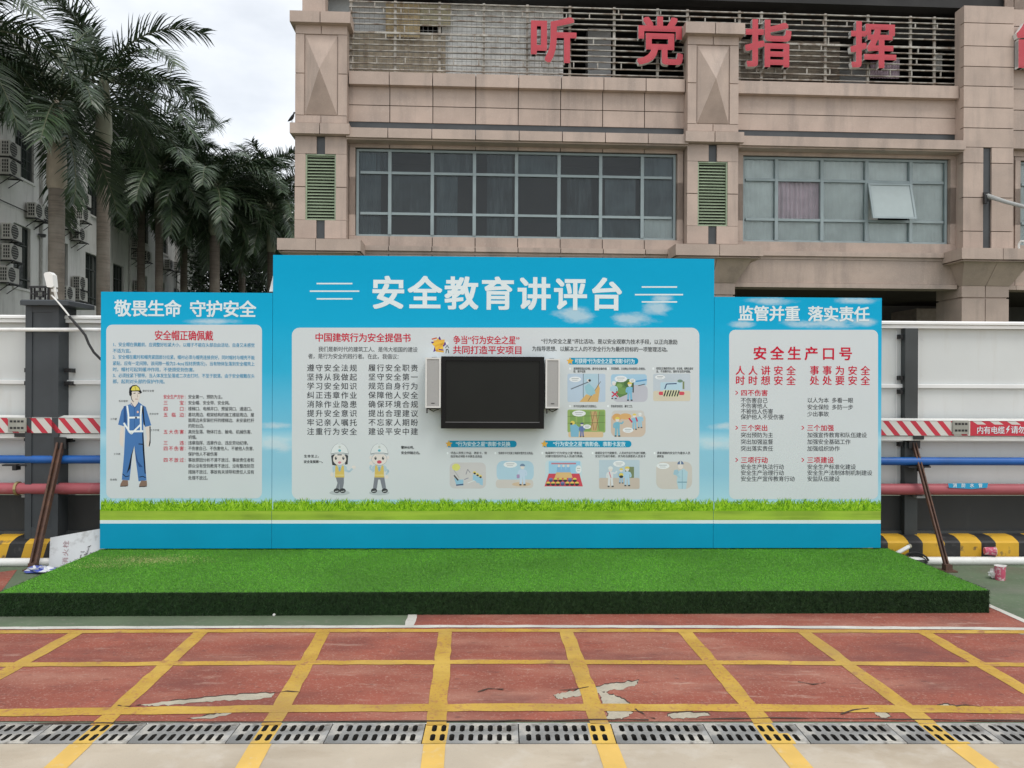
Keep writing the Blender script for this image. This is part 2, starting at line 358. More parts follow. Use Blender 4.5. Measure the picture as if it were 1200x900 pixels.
for a, c in VL:
    gl([a, (c[0] + (c[0] - a[0]) / (c[1] - a[1]) * 2.6, c[1] + 2.6)], .088, .0046, YLINE, 'yellow_lane_marking')
    A, C = Vector(gp(*a)), Vector(gp(*c)); t = (C - A).normalized()
    nG = Vector((-G.n, G.c)); C = C + t * (((Vector((G.ox, G.oy)) - C).dot(nG)) / t.dot(nG)); strips.append((C, t))
    # the same line carries on over the concrete apron
    G0 = C + t * ((TW + .004) / abs(t.y)); b = MB(); n = Vector((-t.y, t.x)) * .047; E_ = G0 + t * 1.2
    b.quad((*(G0 - n), .002), (*(G0 + n), .002), (*(E_ + n), .002), (*(E_ - n), .002)); o = b.build('yellow_apron_marking', YLINE2); struct(o)
    if o.data.polygons[0].normal.z < 0: o.data.flip_normals()
gl([(-300, 743), (0, 741.5), (300, 740), (600, 739.5), (900, 740), (1200, 741.5), (1500, 744)], .062, .0052, YLINE, 'yellow_cross_marking')
gl([(-300, 782), (0, 780), (300, 778), (600, 776.5), (900, 777.5), (1200, 780), (1500, 783)], .062, .0052, YLINE, 'yellow_cross_marking')
gl([(-300, 840), (0, 836.5), (300, 832), (600, 830), (900, 830.5), (1200, 833), (1500, 836)], .082, .0052, YLINE, 'yellow_cross_marking')
gl([(-300, 739), (0, 737), (300, 735.5), (600, 734.8), (900, 735.5), (1200, 737.8), (1500, 740)], .05, .0057, WLINE, 'white_edge_marking')
gl([(485, 714), (479.5, 734.5)], .062, .0045, WLINE, 'white_edge_marking')
gl([(1130, 697), (1163, 712), (1200, 728), (1290, 768)], .055, .0045, WLINE, 'white_edge_marking')
def tear(pts, seed, amp=1.2, z=.0028, rim=1.4):
    q = ragged(pts, 6, amp, seed); cx = sum(p[0] for p in q) / len(q); cy = sum(p[1] for p in q) / len(q)
    b = MB(); 
    top = [gp(x, y) for x, y in q]
    up = [gp(x + (.6 if x > cx else -.6) * rim, y - rim * (1.0 if y < cy + 1 else -.15)) for x, y in q]
    for ring, zz, mi in ((up, z + seed * 4e-5, 1), (top, z + .0006 + seed * 4e-5, 0)):
        ar = sum(ring[i][0] * ring[(i + 1) % len(ring)][1] - ring[(i + 1) % len(ring)][0] * ring[i][1] for i in range(len(ring)))
        b.poly([(x, y, zz) for x, y in (ring if ar > 0 else ring[::-1])], mi)
    return struct(b.build('torn_track_patch', [PATCH, CRACK]))
tear([(649, 815), (664, 812), (686, 807), (706, 804), (722, 801), (748, 798), (744, 805), (722, 809), (708, 811), (690, 815), (668, 818), (654, 820)], 3)
tear([(702, 811), (712, 813), (726, 818), (738, 826), (744, 833), (732, 838), (716, 843), (712, 836), (706, 826)], 4)
tear([(714, 838), (728, 835), (742, 836), (730, 842), (718, 845), (708, 844)], 5)
tear([(165, 827), (190, 823), (230, 820), (262, 816), (290, 814), (322, 813), (318, 818), (290, 821), (258, 822), (228, 824), (200, 827), (180, 828)], 6, .9)
tear([(218, 843), (240, 840), (262, 836), (276, 834), (268, 838), (246, 843)], 8, .7)
tear([(780, 838), (800, 836), (826, 836), (834, 839), (812, 842), (790, 843)], 9, .8)
tear([(1020, 831), (1034, 834), (1046, 841), (1034, 842), (1026, 838)], 10, .8)
tear([(1098, 828), (1108, 826), (1120, 829), (1112, 831), (1102, 831)], 11, .6)
tear([(1180, 742), (1196, 741), (1215, 743), (1200, 744)], 12, .4)
for pts in ([(744, 832), (752, 836), (757, 841), (768, 843)], [(322, 813), (336, 811), (352, 812)], [(165, 827), (150, 829), (138, 828)], [(690, 806), (672, 809), (655, 810)], [(985, 838), (1000, 833), (1018, 831)], [(1120, 829), (1132, 827), (1150, 830)], [(560, 812), (572, 808), (590, 809)], [(935, 800), (952, 803), (968, 801)]):
    gl(pts, .007, .0062, CRACK, 'track_hairline_crack')
# dark tear line where the rubber ends at the drain
gl([(-60, 849.5), (120, 848.6), (250, 847.6), (400, 846.6), (560, 846), (700, 844.8), (760, 844.4)], .012, .0058, CRACK, 'track_edge_crack')
gl([(800, 844.3), (860, 843.2), (930, 842.6), (1000, 843.4), (1100, 844.6), (1260, 846)], .010, .0058, CRACK, 'track_edge_crack')

# ------------------------------------------------------------------ drain grates, each one a thing
GN = ['', 'at the far left of the drain', 'crossed by the leftmost yellow line that reaches the drain', 'under the long pale tear', 'crossed by the line beside the long tear', 'uncrossed, between the two lines left of the torn patch',
      'crossed at its left end by the line below the screen', 'crossed at its right end by the line through the torn patch', 'uncrossed, just right of the torn patch', 'crossed by the first line right of the torn patch', 'uncrossed, between the two rightmost lines', 'crossed by the rightmost yellow line', 'at the far right of the drain']
def grate(k, s0):
    t = G.empty('drain_grate', s0 + .21, -TW / 2, -.03)
    b = MB(); b.o = (-s0 - .21, TW / 2, .03)
    n = 9; L = .416; mrg = .02; pw = (L - 2 * mrg) / n; y1, y0 = -.006, -TW + .006
    def mi(x, y):
        wv = G.W(x, y, 0); q = Vector((wv.x, wv.y))
        for C, tt in strips:
            if abs((q - C).cross(tt)) < .05: return 1
        return 0
    z = .002; zb = -.028
    for (x0_, x1_, ya, yb_) in ((s0, s0 + mrg, y0, y1), (s0 + L - mrg, s0 + L, y0, y1)):
        b.box(x0_, x1_, ya, yb_, zb, z, mi((x0_ + x1_) / 2, -TW / 2))
    rows = ((y0 + .012, (y0 + y1) / 2 - .004), ((y0 + y1) / 2 + .004, y1 - .012))
    for ya, yb_ in ((y0, y0 + .012), ((y0 + y1) / 2 - .004, (y0 + y1) / 2 + .004), (y1 - .012, y1)):
        for i in range(n):
            xa = s0 + mrg + i * pw; b.box(xa, xa + pw, ya, yb_, zb, z, mi(xa + pw / 2, (ya + yb_) / 2))
    for ya, yb_ in rows:
        for i in range(n):
            xc = s0 + mrg + (i + .5) * pw; yc = (ya + yb_) / 2; W = pw / 2; H = (yb_ - ya) / 2; a = .0112; c = .008; hb = H - .008
            inn = [(a, -hb + c), (a, hb - c), (a - c, hb), (-a + c, hb), (-a, hb - c), (-a, -hb + c), (-a + c, -hb), (a - c, -hb)]
            ou = [(W, -hb + c), (W, hb - c), (a - c, H), (-a + c, H), (-W, hb - c), (-W, -hb + c), (-a + c, -H), (a - c, -H)]
            cor = {1: (W, H), 3: (-W, H), 5: (-W, -H), 7: (W, -H)}
            m_ = mi(xc, yc)
            for q in range(8):
                r2 = (q + 1) % 8; pts = [ou[q]] + ([cor[q]] if q in cor else []) + [ou[r2], inn[r2], inn[q]]
                b.poly([(xc + u, yc + v, z) for u, v in pts], m_)
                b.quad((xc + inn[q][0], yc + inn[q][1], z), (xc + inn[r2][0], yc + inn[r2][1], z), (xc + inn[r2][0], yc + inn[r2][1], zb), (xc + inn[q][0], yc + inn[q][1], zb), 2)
    g = b.build('slotted_plate', [IRON, IRONY, mat('shaded_slot_wall', (.03, .027, .023), rough=.9)], t)  # slot walls darkened in colour to stand for the shade inside
    tag(t, 'slotted metal drain grate ' + GN[k], 'drain grate', 'drain grates along the concrete apron')
sg = G.S(500, 0, 848)
for k in range(1, 13): grate(k, sg + (k - 6) * .421 + .0)

# ================================================================== turf stage and safety board
YB = 1.5
PF = Frame(0, 5.165, YB)              # front face of the stage
BF = Frame(0, 6.48, YB)               # front face of the board
HP = .166
def stage():
    s0, s1 = PF.S(-2, 0, 706), PF.S(1159, 0, 706); dep = 1.35
    t = PF.empty('turf_stage', (s0 + s1) / 2, dep / 2, 0); o = (-(s0 + s1) / 2, -dep / 2, 0)
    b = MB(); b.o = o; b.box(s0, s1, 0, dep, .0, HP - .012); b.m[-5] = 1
    b.build('stage_deck', [mat('turf_backing', (.015, .045, .010), rough=.95, var=.3, scale=30), mat('turf_backing_top', (.055, .17, .018), rough=.95, var=.3, scale=40)], t)  # lighter copy of the backing on top, showing through the thin pile
    N = 320000; NF = 52000; NS = 9000
    g = np.random.default_rng(3)
    def blades(px, py, pz, dx, dy, dz, wd, ax):
        """triangles: root point, tip offset, width vector"""
        n = len(px); v = np.empty((n, 3, 3), np.float32)
        root = np.stack([px, py, pz], 1); tip = root + np.stack([dx, dy, dz], 1)
        v[:, 0] = root - ax * wd[:, None]; v[:, 1] = root + ax * wd[:, None]; v[:, 2] = tip
        return v
    L = s1 - s0
    x = g.uniform(s0, s1, N); y = g.uniform(0, dep, N) ** 1.0; z = np.full(N, HP - .013)
    patch = np.exp(-(((x - s0 - .55) / .35) ** 2 + ((y - .95) / .12) ** 2)) + .6 * np.exp(-(((x - s0 - .3) / .2) ** 2 + ((y - .75) / .07) ** 2))
    h = g.uniform(.005, .0095, N) * (1 + .1 * patch)
    a = g.uniform(0, 2 * np.pi, N); lean = g.uniform(.5, 1.5, N)
    ang = g.uniform(0, np.pi, N); ax = np.stack([np.cos(ang), np.sin(ang), 0 * ang], 1)
    v1 = blades(x, y, z, np.cos(a) * h * lean, np.sin(a) * h * lean - .004, h, g.uniform(.0010, .0019, N), ax)
    m1 = np.where(g.uniform(0, 1, N) < patch * .75, 4, g.integers(0, 3, N))
    # front and side faces: pile sticks straight out, in fibres coloured as if shaded
    x = g.uniform(s0 - .004, s1 + .004, NF); z = g.uniform(.0, HP - .006, NF); y = np.zeros(NF)
    h = g.uniform(.008, .016, NF); ang = g.uniform(0, np.pi, NF); ax = np.stack([np.cos(ang), 0 * ang, np.sin(ang)], 1)
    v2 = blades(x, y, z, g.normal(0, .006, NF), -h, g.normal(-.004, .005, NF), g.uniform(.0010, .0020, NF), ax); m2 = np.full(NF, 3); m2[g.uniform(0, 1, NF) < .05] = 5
    y = g.uniform(0, dep, NS); z = g.uniform(.0, HP - .006, NS); x = np.full(NS, s1)
    sg_ = np.where(g.uniform(0, 1, NS) < .5, 1, -1); x = np.where(sg_ > 0, s1, s0)
    h = g.uniform(.008, .016, NS); ang = g.uniform(0, np.pi, NS); ax = np.stack([0 * ang, np.cos(ang), np.sin(ang)], 1)
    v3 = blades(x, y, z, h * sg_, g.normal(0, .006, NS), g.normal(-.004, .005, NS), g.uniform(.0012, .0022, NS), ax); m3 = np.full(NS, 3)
    v = np.concatenate([v1, v2, v3]); mi = np.concatenate([m1, m2, m3]).astype(np.int32)
    v += np.array([o[0], o[1], 0], np.float32); n = len(v)
    me = bpy.data.meshes.new('turf_pile')
    me.vertices.add(3 * n); me.vertices.foreach_set('co', v.reshape(-1))
    me.loops.add(3 * n); me.loops.foreach_set('vertex_index', np.arange(3 * n, dtype=np.int32))
    me.polygons.add(n); me.polygons.foreach_set('loop_start', np.arange(0, 3 * n, 3, dtype=np.int32)); me.polygons.foreach_set('loop_total', np.full(n, 3, np.int32))
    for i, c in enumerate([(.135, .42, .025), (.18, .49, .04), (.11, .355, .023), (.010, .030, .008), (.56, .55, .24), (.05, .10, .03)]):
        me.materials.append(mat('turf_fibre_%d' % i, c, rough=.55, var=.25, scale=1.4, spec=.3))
    me.polygons.foreach_set('material_index', mi); me.update(calc_edges=True); me.validate()
    ob = bpy.data.objects.new('turf_pile', me); COL.objects.link(ob); ob.parent = t; ob['kind'] = 'stuff'
    tag(t, 'low stage covered in green artificial turf with a front edge darkened as shade', 'stage')
stage()

def vgrad(name, stops, zlo, zhi, clouds=None):
    """printed backdrop of the banner: colours by height (the print's own design) plus printed clouds"""
    m = bpy.data.materials.new(name); m.use_nodes = True; t = m.node_tree; p = t.nodes['Principled BSDF']; p.inputs['Roughness'].default_value = .55; p.inputs['Specular IOR Level'].default_value = .12
    tc = t.nodes.new('ShaderNodeTexCoord'); sx = t.nodes.new('ShaderNodeSeparateXYZ'); mr = t.nodes.new('ShaderNodeMapRange')
    mr.inputs['From Min'].default_value = zlo; mr.inputs['From Max'].default_value = zhi
    t.links.new(tc.outputs['Object'], sx.inputs[0]); t.links.new(sx.outputs['Z'], mr.inputs['Value'])
    r = t.nodes.new('ShaderNodeValToRGB'); e = r.color_ramp.elements
    for i, (pos, c) in enumerate(stops):
        el = e[i] if i < 2 else e.new(pos); el.position = pos; el.color = (*[min(.86, lin(q) / PK) for q in c], 1)
    t.links.new(mr.outputs[0], r.inputs[0]); last = r.outputs[0]
    nz = t.nodes.new('ShaderNodeTexNoise'); mp_ = t.nodes.new('ShaderNodeMapping'); mp_.inputs['Scale'].default_value = (1.6, 1, 3.2); mp_.inputs['Location'].default_value = (clouds or (0, 0, 0))
    nz.inputs['Scale'].default_value = 1.5; nz.inputs['Detail'].default_value = 7; nz.inputs['Roughness'].default_value = .6
    t.links.new(tc.outputs['Object'], mp_.inputs[0]); t.links.new(mp_.outputs[0], nz.inputs['Vector'])
    c2 = t.nodes.new('ShaderNodeValToRGB'); c2.color_ramp.elements[0].position = .67; c2.color_ramp.elements[0].color = (0, 0, 0, 1); c2.color_ramp.elements[1].position = .86; c2.color_ramp.elements[1].color = (.7, .7, .7, 1)
    t.links.new(nz.outputs['Fac'], c2.inputs[0])
    # the clouds printed on the banner, each at its own place
    def M(op, a, b_=None, clamp=False):
        n = t.nodes.new('ShaderNodeMath'); n.operation = op; n.use_clamp = clamp
        for i, v in enumerate((a, b_)):
            if v is None: continue
            if isinstance(v, (int, float)): n.inputs[i].default_value = v
            else: t.links.new(v, n.inputs[i])
        return n.outputs[0]
    n2 = t.nodes.new('ShaderNodeTexNoise'); n2.inputs['Scale'].default_value = 4.5; n2.inputs['Detail'].default_value = 6; n2.inputs['Roughness'].default_value = .62
    m2 = t.nodes.new('ShaderNodeMapping'); m2.inputs['Scale'].default_value = (1, 1, 2.4); t.links.new(tc.outputs['Object'], m2.inputs[0]); t.links.new(m2.outputs[0], n2.inputs['Vector'])
    tot = None
    for cx, cy, rx, rz in [(672, 370, 34, 13), (742, 374, 38, 12), (768, 362, 24, 12), (776, 350, 16, 7), (905, 353, 40, 6), (1002, 352, 34, 6), (965, 379, 60, 8), (1008, 378, 26, 7), (870, 380, 20, 6), (322, 499, 26, 7), (320, 521, 30, 13), (845, 500, 26, 7), (840, 520, 30, 10), (250, 377, 40, 5)]:
        sx_, sz_ = BF.P(cx, cy, 0); k = 6.48 / FPX; gr = t.nodes.new('ShaderNodeTexGradient'); gr.gradient_type = 'SPHERICAL'; mm = t.nodes.new('ShaderNodeMapping')
        mm.inputs['Scale'].default_value = (1 / (rx * k), 0, 1 / (rz * k)); mm.inputs['Location'].default_value = (-sx_ / (rx * k), 0, -(sz_ - HP) / (rz * k))
        t.links.new(tc.outputs['Object'], mm.inputs[0]); t.links.new(mm.outputs[0], gr.inputs[0]); tot = gr.outputs['Fac'] if tot is None else M('MAXIMUM', tot, gr.outputs['Fac'])
    fac = M('MULTIPLY', M('MULTIPLY', M('ADD', M('MULTIPLY', M('SUBTRACT', n2.outputs['Fac'], .5), 2.6), M('SUBTRACT', tot, .12)), 1.3, True), M('MULTIPLY', tot, 3.0, True))
    fac = M('MULTIPLY', fac, .62)
    x = t.nodes.new('ShaderNodeMix'); x.data_type = 'RGBA'; x.inputs['B'].default_value = (.62, .71, .74, 1)
    t.links.new(fac, x.inputs['Factor']); t.links.new(last, x.inputs['A']); t.links.new(x.outputs['Result'], p.inputs['Base Color'])
    nb = t.nodes.new('ShaderNodeTexNoise'); nb.inputs['Scale'].default_value = 2.2; nb.inputs['Detail'].default_value = 3; bp = t.nodes.new('ShaderNodeBump'); bp.inputs['Strength'].default_value = .22; bp.inputs['Distance'].default_value = .04
    t.links.new(tc.outputs['Object'], nb.inputs['Vector']); t.links.new(nb.outputs['Fac'], bp.inputs['Height']); t.links.new(bp.outputs[0], p.inputs['Normal'])
    return m
BLUE0 = (4, 146, 184)
SKYP = vgrad('printed_sky_banner', [(0, (150, 190, 204)), (.10, (128, 178, 198)), (.20, (126, 178, 198)), (.255, (152, 192, 206)), (.30, (104, 172, 198)), (.55, (44, 158, 194)), (.78, (10, 150, 190)), (1, (0, 144, 184))], .60 - HP, 2.50 - HP, (2.1, 0, 5.3))
BANN = mat('teal_banner_fabric', tuple(lin(c) / PK for c in (4, 134, 170)), spec=.15, rough=.5, var=.05, scale=2, bump=.3, bscale=3)
BACK = mat('white_banner_back', (.72, .73, .72), rough=.7, var=.05)
PANEL = mat('white_printed_panel', (.60, .655, .675), rough=.55, var=.02, scale=1.5, spec=.2)
FIELD = mat('printed_meadow', (.27, .42, .028), rough=.55, var=.22, scale=3, stain=((.42, .58, .05), 2.2, .45, .7, .7, (.5, 1, 9)))
GRS = [ink(108, 154, 26), ink(134, 176, 34), ink(88, 134, 22), ink(152, 188, 60), ink(64, 104, 18)]
INKW = ink(196, 207, 210); INKR = ink(176, 26, 52); INKK = ink(52, 56, 58); INKB = ink(28, 128, 168); INKK2 = ink(66, 70, 74)

bt = BF.empty('safety_notice_board', 0, .05, HP); BO = (0, -.05, -HP)
tag(bt, 'wide blue safety education board with raised centre section standing on the turf stage', 'notice board')
def zt(px, py): return BF.Z(px, py, 0)
def section(name, pxa, pxb, ytop, has_wing):
    s0 = BF.S(pxa, 0, 480) + .0015; s1 = BF.S(pxb, 0, 480) - .0015; top = BF.Z((pxa + pxb) / 2, ytop, 0); zb = HP
    p = bt.copy() if False else None
    b = MB(); b.o = BO
    z1 = BF.Z((pxa + pxb) / 2, 613.5); z2 = BF.Z((pxa + pxb) / 2, 609.5); z3 = BF.Z((pxa + pxb) / 2, 597); 
    y0, y1 = 0.0, .09
    b.quad((s0, 0, z3), (s1, 0, z3), (s1, 0, top), (s0, 0, top), 0)
    b.quad((s0, 0, z2), (s1, 0, z2), (s1, 0, z3), (s0, 0, z3), 1)
    b.quad((s0, 0, z1), (s1, 0, z1), (s1, 0, z2), (s0, 0, z2), 2)
    b.quad((s0, 0, zb), (s1, 0, zb), (s1, 0, z1), (s0, 0, z1), 3)
    b.quad((s1, 0, zb), (s1, y1, zb), (s1, y1, top), (s1, 0, top), 0 if has_wing else 5); b.quad((s0, y1, zb), (s0, 0, zb), (s0, 0, top), (s0, y1, top), 0 if has_wing else 5)
    b.quad((s0, 0, top), (s1, 0, top), (s1, y1, top), (s0, y1, top), 4); b.quad((s1, y1, zb), (s0, y1, zb), (s0, y1, top), (s1, y1, top), 4)
    return b.build(name, [SKYP, FIELD, INKW, BANN, BACK, ink(40, 150, 186)], bt), s0, s1, top
secL, a0_, a1_, topL = section('display_wing', 117.5, 319, 342.5, False)
secC, c0_, c1_, topC = section('display_centre', 319, 836.5, 301, False)
secR, d0_, d1_, topR = section('display_wing', 836.5, 1033, 348.5, False)
# white flap of the banner behind the raised centre's left edge
b = MB(); b.o = BO
f0 = BF.P(325, 302, .03); f1 = BF.P(315, 341.5, .05); f2 = BF.P(325.5, 341.5, .03)
b.poly([(f0[0], .025, f0[1]), (f1[0], .06, f1[1]), (f2[0], .025, f2[1])][::1]); b.poly([(f0[0], .027, f0[1]), (f1[0], .062, f1[1]), (f2[0], .027, f2[1])][::-1])
b.build('banner_flap', BACK, secC)

def grass_strip(pxa, pxb, par, seed):
    r = random.Random(seed); S = Sheet(BF, -.0006, BO); S.step = 0
    x = pxa
    S.poly([(pxa, 590.6), (pxb, 590.6), (pxb, 598.8), (pxa, 598.8)], ink(112, 156, 26)); d = -.00062
    for i in range(int((pxb - pxa) * 9)):
        x = r.uniform(pxa, pxb); yb_ = r.uniform(589, 598.8); h = r.uniform(3, 7.5) * (1 if r.random() < .9 else 1.5) * (.8 + .35 * math.sin(x * .21 + seed) * math.sin(x * .057)); wd = r.uniform(.35, .8); le = r.uniform(-4.2, 4.2)
        yt = max(582.5, yb_ - h)
        pts = [(x - wd, yb_), (x + wd, yb_), (x + wd * .5 + le * .5, (yb_ + yt) / 2), (min(max(x + le, pxa + .3), pxb - .3), yt), (x - wd * .6 + le * .5, (yb_ + yt) / 2)]
        pts = [(min(max(q[0], pxa), pxb), q[1]) for q in pts]
        S.d = d - 1.2e-7 * i; S.poly(pts, GRS[r.choice((0, 0, 1, 1, 1, 2, 2, 3, 4))])
    S.build('printed_grass', par)
grass_strip(118, 319, secL, 1); grass_strip(320, 836, secC, 2); grass_strip(837, 1032.5, secR, 3)

def panel(x0, y0, x1, y1, r, par):
    S = Sheet(BF, -.0004, BO); S.rrect(x0, y0, x1, y1, r, PANEL); return S.build('white_sheet', par)
panel(124.5, 380.5, 307, 584, 7, secL); panel(342, 384, 819.5, 585.5, 9, secC); panel(854.5, 386.5, 1029, 585, 7, secR)
TD = -.0016
# ---- left wing
S = Sheet(BF, -.0007, BO); T = S.text
T('敬畏生命 守护安全', 134, 361.5, 19, INKW, x1=300, bold=.022, d=TD); S.build('title_lettering', secL)
S = Sheet(BF, -.0007, BO); T = S.text
T('安全帽正确佩戴', 181, 393, 11.5, INKR, x1=250, bold=.016, d=TD)
for i, (yy, t, x1) in enumerate([(465, '安全生产方针', 218), (472, '三宝', 218), (479, '四口', 218), (486, '五临边', 218), (506, '五大伤害', 218), (519, '三违', 218), (525.5, '四不伤害', 218), (539, '四不放过', 218)]):
    n = len(t); w_ = 5.2
    if n >= 6: T(t, 191.5, yy, 5.0, INKR, x1=215.5, bold=.012, d=TD)
    else:
        for j, c in enumerate(t): T(c, 191.5 + (24 - w_) * j / (n - 1), yy, 5.2, INKR, pitch=w_, bold=.012, d=TD)
    T('：', 216, yy, 4.5, INKR, d=TD)
S.build('red_lettering', secL)
S = Sheet(BF, -.0007, BO); T = S.text
for yy, t, x1 in [(404, '1、安全帽在佩戴前，应调整好松紧大小，以帽子不能在头部自由活动，自身又未感觉', 298.5), (411, '不适为宜。', None), (418.6, '2、安全帽在戴时和帽壳紧固部分拉紧，帽衬必须与帽壳连接良好，同时帽衬与帽壳不能', 298.5),
                  (426, '紧贴，应有一定间隙，该间隙一般为2-4cm(视材质情况)，当有物体坠落到安全帽壳上', 298.5), (433, '时，帽衬可起到缓冲作用，不使颈受到伤害。', None), (440.2, '3、必须拴紧下颚带，当人体发生坠落或二次击打时，不至于脱落，由于安全帽戴在头', 298.5), (447, '部，起到对头部的保护作用。', None)]:
    T(t, 132, yy, 4.9, INKB, x1=x1, pitch=4.95, bold=.006, d=TD)
S.build('blue_lettering', secL)
S = Sheet(BF, -.0007, BO); T = S.text
for yy, t in [(465, '安全第一、预防为主。'), (472, '安全帽、安全带、安全网。'), (479, '楼梯口、电梯井口、预留洞口、通道口。'), (486, '基坑周边、框架结构的施工楼层周边、屋'), (492.5, '面周边未安装栏杆的楼梯边、未安装栏杆'), (499, '的阳台边。'), (506, '高处坠落、物体打击、触电、机械伤害、'), (512.3, '坍塌。'), (519, '违章指挥、违章作业、违反劳动纪律。'), (525.5, '不伤害自己、不伤害他人、不被他人伤害、'), (532, '保护他人不被伤害'), (539, '事故原因分析不清不放过、事故责任者和'), (546, '群众没有受到教育不放过、没有整改防范'), (553, '措施不放过、事故有关领导和责任人没有'), (560, '处理不放过。')]:
    T(t, 220.5, yy, 4.7, INKK, pitch=4.2 if len(t) > 18 else 4.3, bold=.010, d=TD)
for x0, yy, t in [(167, 458, '戴好安全帽'), (139, 470, '系好帽带'), (129, 491, '工作服'), (175, 485, '系安全带'), (176, 504, '工作手套'), (133, 532, '工作裤'), (129, 562, '防滑鞋')]:
    T(t, x0, yy, 2.4, INKK, pitch=2.7, d=TD)
S.build('black_lettering', secL)
# the printed worker
S = Sheet(BF, -.0007, BO); q = lambda *p: [(130 + x / 6.43, 440 + y / 6.43) for x, y in p]
BL, BLD, SK, OUT, STR, BOOT, HAT = ink(66, 108, 160), ink(44, 76, 124), ink(196, 190, 182), ink(24, 28, 36), ink(206, 214, 214), ink(120, 100, 88), ink(196, 188, 88)
S.poly(q((78, 380), (98, 388), (96, 470), (92, 540), (74, 528), (64, 500), (66, 440)), SK)
S.poly(q((258, 384), (298, 380), (297, 500), (290, 535), (272, 540), (266, 500), (272, 470)), SK)
S.poly(q((290, 384), (299, 384), (299, 505), (290, 536), (285, 530), (292, 480)), OUT)
S.poly(q((108, 400), (244, 400), (252, 560), (268, 790), (208, 798), (188, 640), (176, 530), (160, 600), (140, 790), (82, 786), (98, 600)), BL)
S.poly(q((176, 530), (160, 600), (146, 700), (118, 740), (132, 690), (152, 600)), OUT); S.poly(q((176, 530), (190, 640), (212, 690), (240, 690), (204, 648), (182, 560)), BLD)
S.poly(q((244, 430), (252, 560), (262, 740), (254, 740), (240, 560), (236, 436)), OUT); S.line(q((208, 516), (240, 518)), 1.1, OUT)
S.line(q((88, 742), (112, 764), (138, 756)), .9, OUT); S.line(q((214, 766), (240, 760), (262, 770)), .9, OUT)
S.poly(q((100, 232), (150, 214), (176, 226), (204, 196), (236, 222), (262, 236), (304, 376), (258, 388), (244, 350), (244, 430), (108, 430), (106, 352), (96, 382), (54, 370), (78, 268)), BL)
S.poly(q((96, 232), (110, 228), (120, 360), (96, 352)), BLD); S.poly(q((226, 228), (246, 232), (250, 300), (258, 386), (246, 366), (240, 300)), OUT)
S.poly(q((150, 190), (204, 190), (206, 214), (176, 240), (150, 220)), SK); S.line(q((150, 206), (180, 246), (208, 206)), .9, BLD); S.line(q((176, 240), (178, 420)), .5, BLD)
S.line(q((122, 226), (132, 300), (132, 420)), 2.0, STR); S.line(q((230, 226), (224, 300), (226, 420)), 2.0, STR); S.line(q((138, 318), (216, 316)), 2.2, STR); S.line(q((182, 318), (196, 318)), 2.0, OUT)
S.line(q((96, 358), (152, 440), (222, 372)), 2.0, STR); S.line(q((132, 422), (244, 420)), 2.2, STR)
S.ell(*q((202, 275))[0], 1.2, 1.4, ink(206, 170, 150))
S.poly(q((150, 120), (222, 120), (220, 160), (206, 196), (184, 204), (162, 188), (152, 160)), SK); S.ell(*q((148, 138))[0], 1.6, 2.6, OUT)
S.line(q((148, 130), (156, 178), (170, 200)), .8, OUT); S.line(q((170, 136), (186, 132)), .8, OUT); S.line(q((202, 132), (218, 136)), .8, OUT); S.line(q((182, 178), (202, 178)), .7, ink(140, 96, 92)); S.line(q((198, 142), (202, 162), (196, 164)), .4, BOOT)
S.poly(q((136, 130), (140, 94), (162, 74), (190, 70), (214, 88), (224, 112), (234, 126), (224, 138), (206, 120), (160, 120), (148, 140)), OUT)
S.poly(q((150, 110), (162, 84), (190, 76), (210, 92), (218, 112), (200, 112), (164, 114)), HAT); S.line(q((180, 78), (188, 112)), .8, ink(150, 140, 56))
for sx in (0, 1):
    S.poly(q(*[(x + sx * 142, y + sx * 3) for x, y in ((88, 788), (128, 790), (130, 826), (112, 838), (70, 836), (72, 818))]), BOOT); S.line(q((70 + sx * 142, 836 + sx * 3), (128 + sx * 142, 832 + sx * 3)), .8, OUT)
S.build('worker_illustration', secL)
# ---- right wing
S = Sheet(BF, -.0007, BO); T = S.text
T('监管并重 落实责任', 865, 367.5, 17, INKW, x1=1019, bold=.024, d=TD); S.build('title_lettering', secR)
S = Sheet(BF, -.0007, BO); T = S.text
T('安全生产口号', 880.5, 414, 15, INKR, x1=1001, bold=.022, d=TD)
for x0, yy, t in [(860, 434, '人人讲安全'), (947, 434, '事事为安全'), (860, 445.7, '时时想安全'), (947, 445.7, '处处要安全')]: T(t, x0, yy, 10.5, INKR, x1=x0 + 74.5, bold=.018, d=TD)
for x0, yy, t in [(868, 460.3, '四不伤害'), (868, 501.3, '三个突出'), (945.5, 501.3, '三个加强'), (868, 539, '三项行动'), (945.5, 539, '三项建设')]:
    T(t, x0, yy, 7.2, INKR, pitch=8.0, bold=.016, d=TD); S.line([(x0 - 6, yy - 2.2), (x0 - 3.4, yy), (x0 - 6, yy + 2.2)], 1.0, INKR)
S.build('red_lettering', secR)
S = Sheet(BF, -.0007, BO); T = S.text
for x0, yy, t in [(868, 469, '不伤害自己'), (868, 475.5, '不伤害他人'), (868, 482, '不被他人伤害'), (868, 488.5, '保护他人不受伤害'), (946, 469, '以人为本 多看一眼'), (946, 477, '安全保险 多防一步'), (946, 485, '少出事故'),
                  (868, 509.7, '突出预防为主'), (868, 517.6, '突出加强监督'), (868, 525.5, '突出落实责任'), (946, 509.7, '加强宣传教育和队伍建设'), (946, 517.6, '加强安全基础工作'), (946, 525.5, '加强组织协作'),
                  (868, 547, '安全生产执法行动'), (868, 554, '安全生产治理行动'), (868, 561, '安全生产宣传教育行动'), (946, 547, '安全生产标准化建设'), (946, 554, '安全生产法制体制机制建设'), (946, 561, '安监队伍建设')]:
    T(t, x0, yy, 6.0, INKK2, pitch=6.35, bold=.006, d=TD)
S.build('black_lettering', secR)
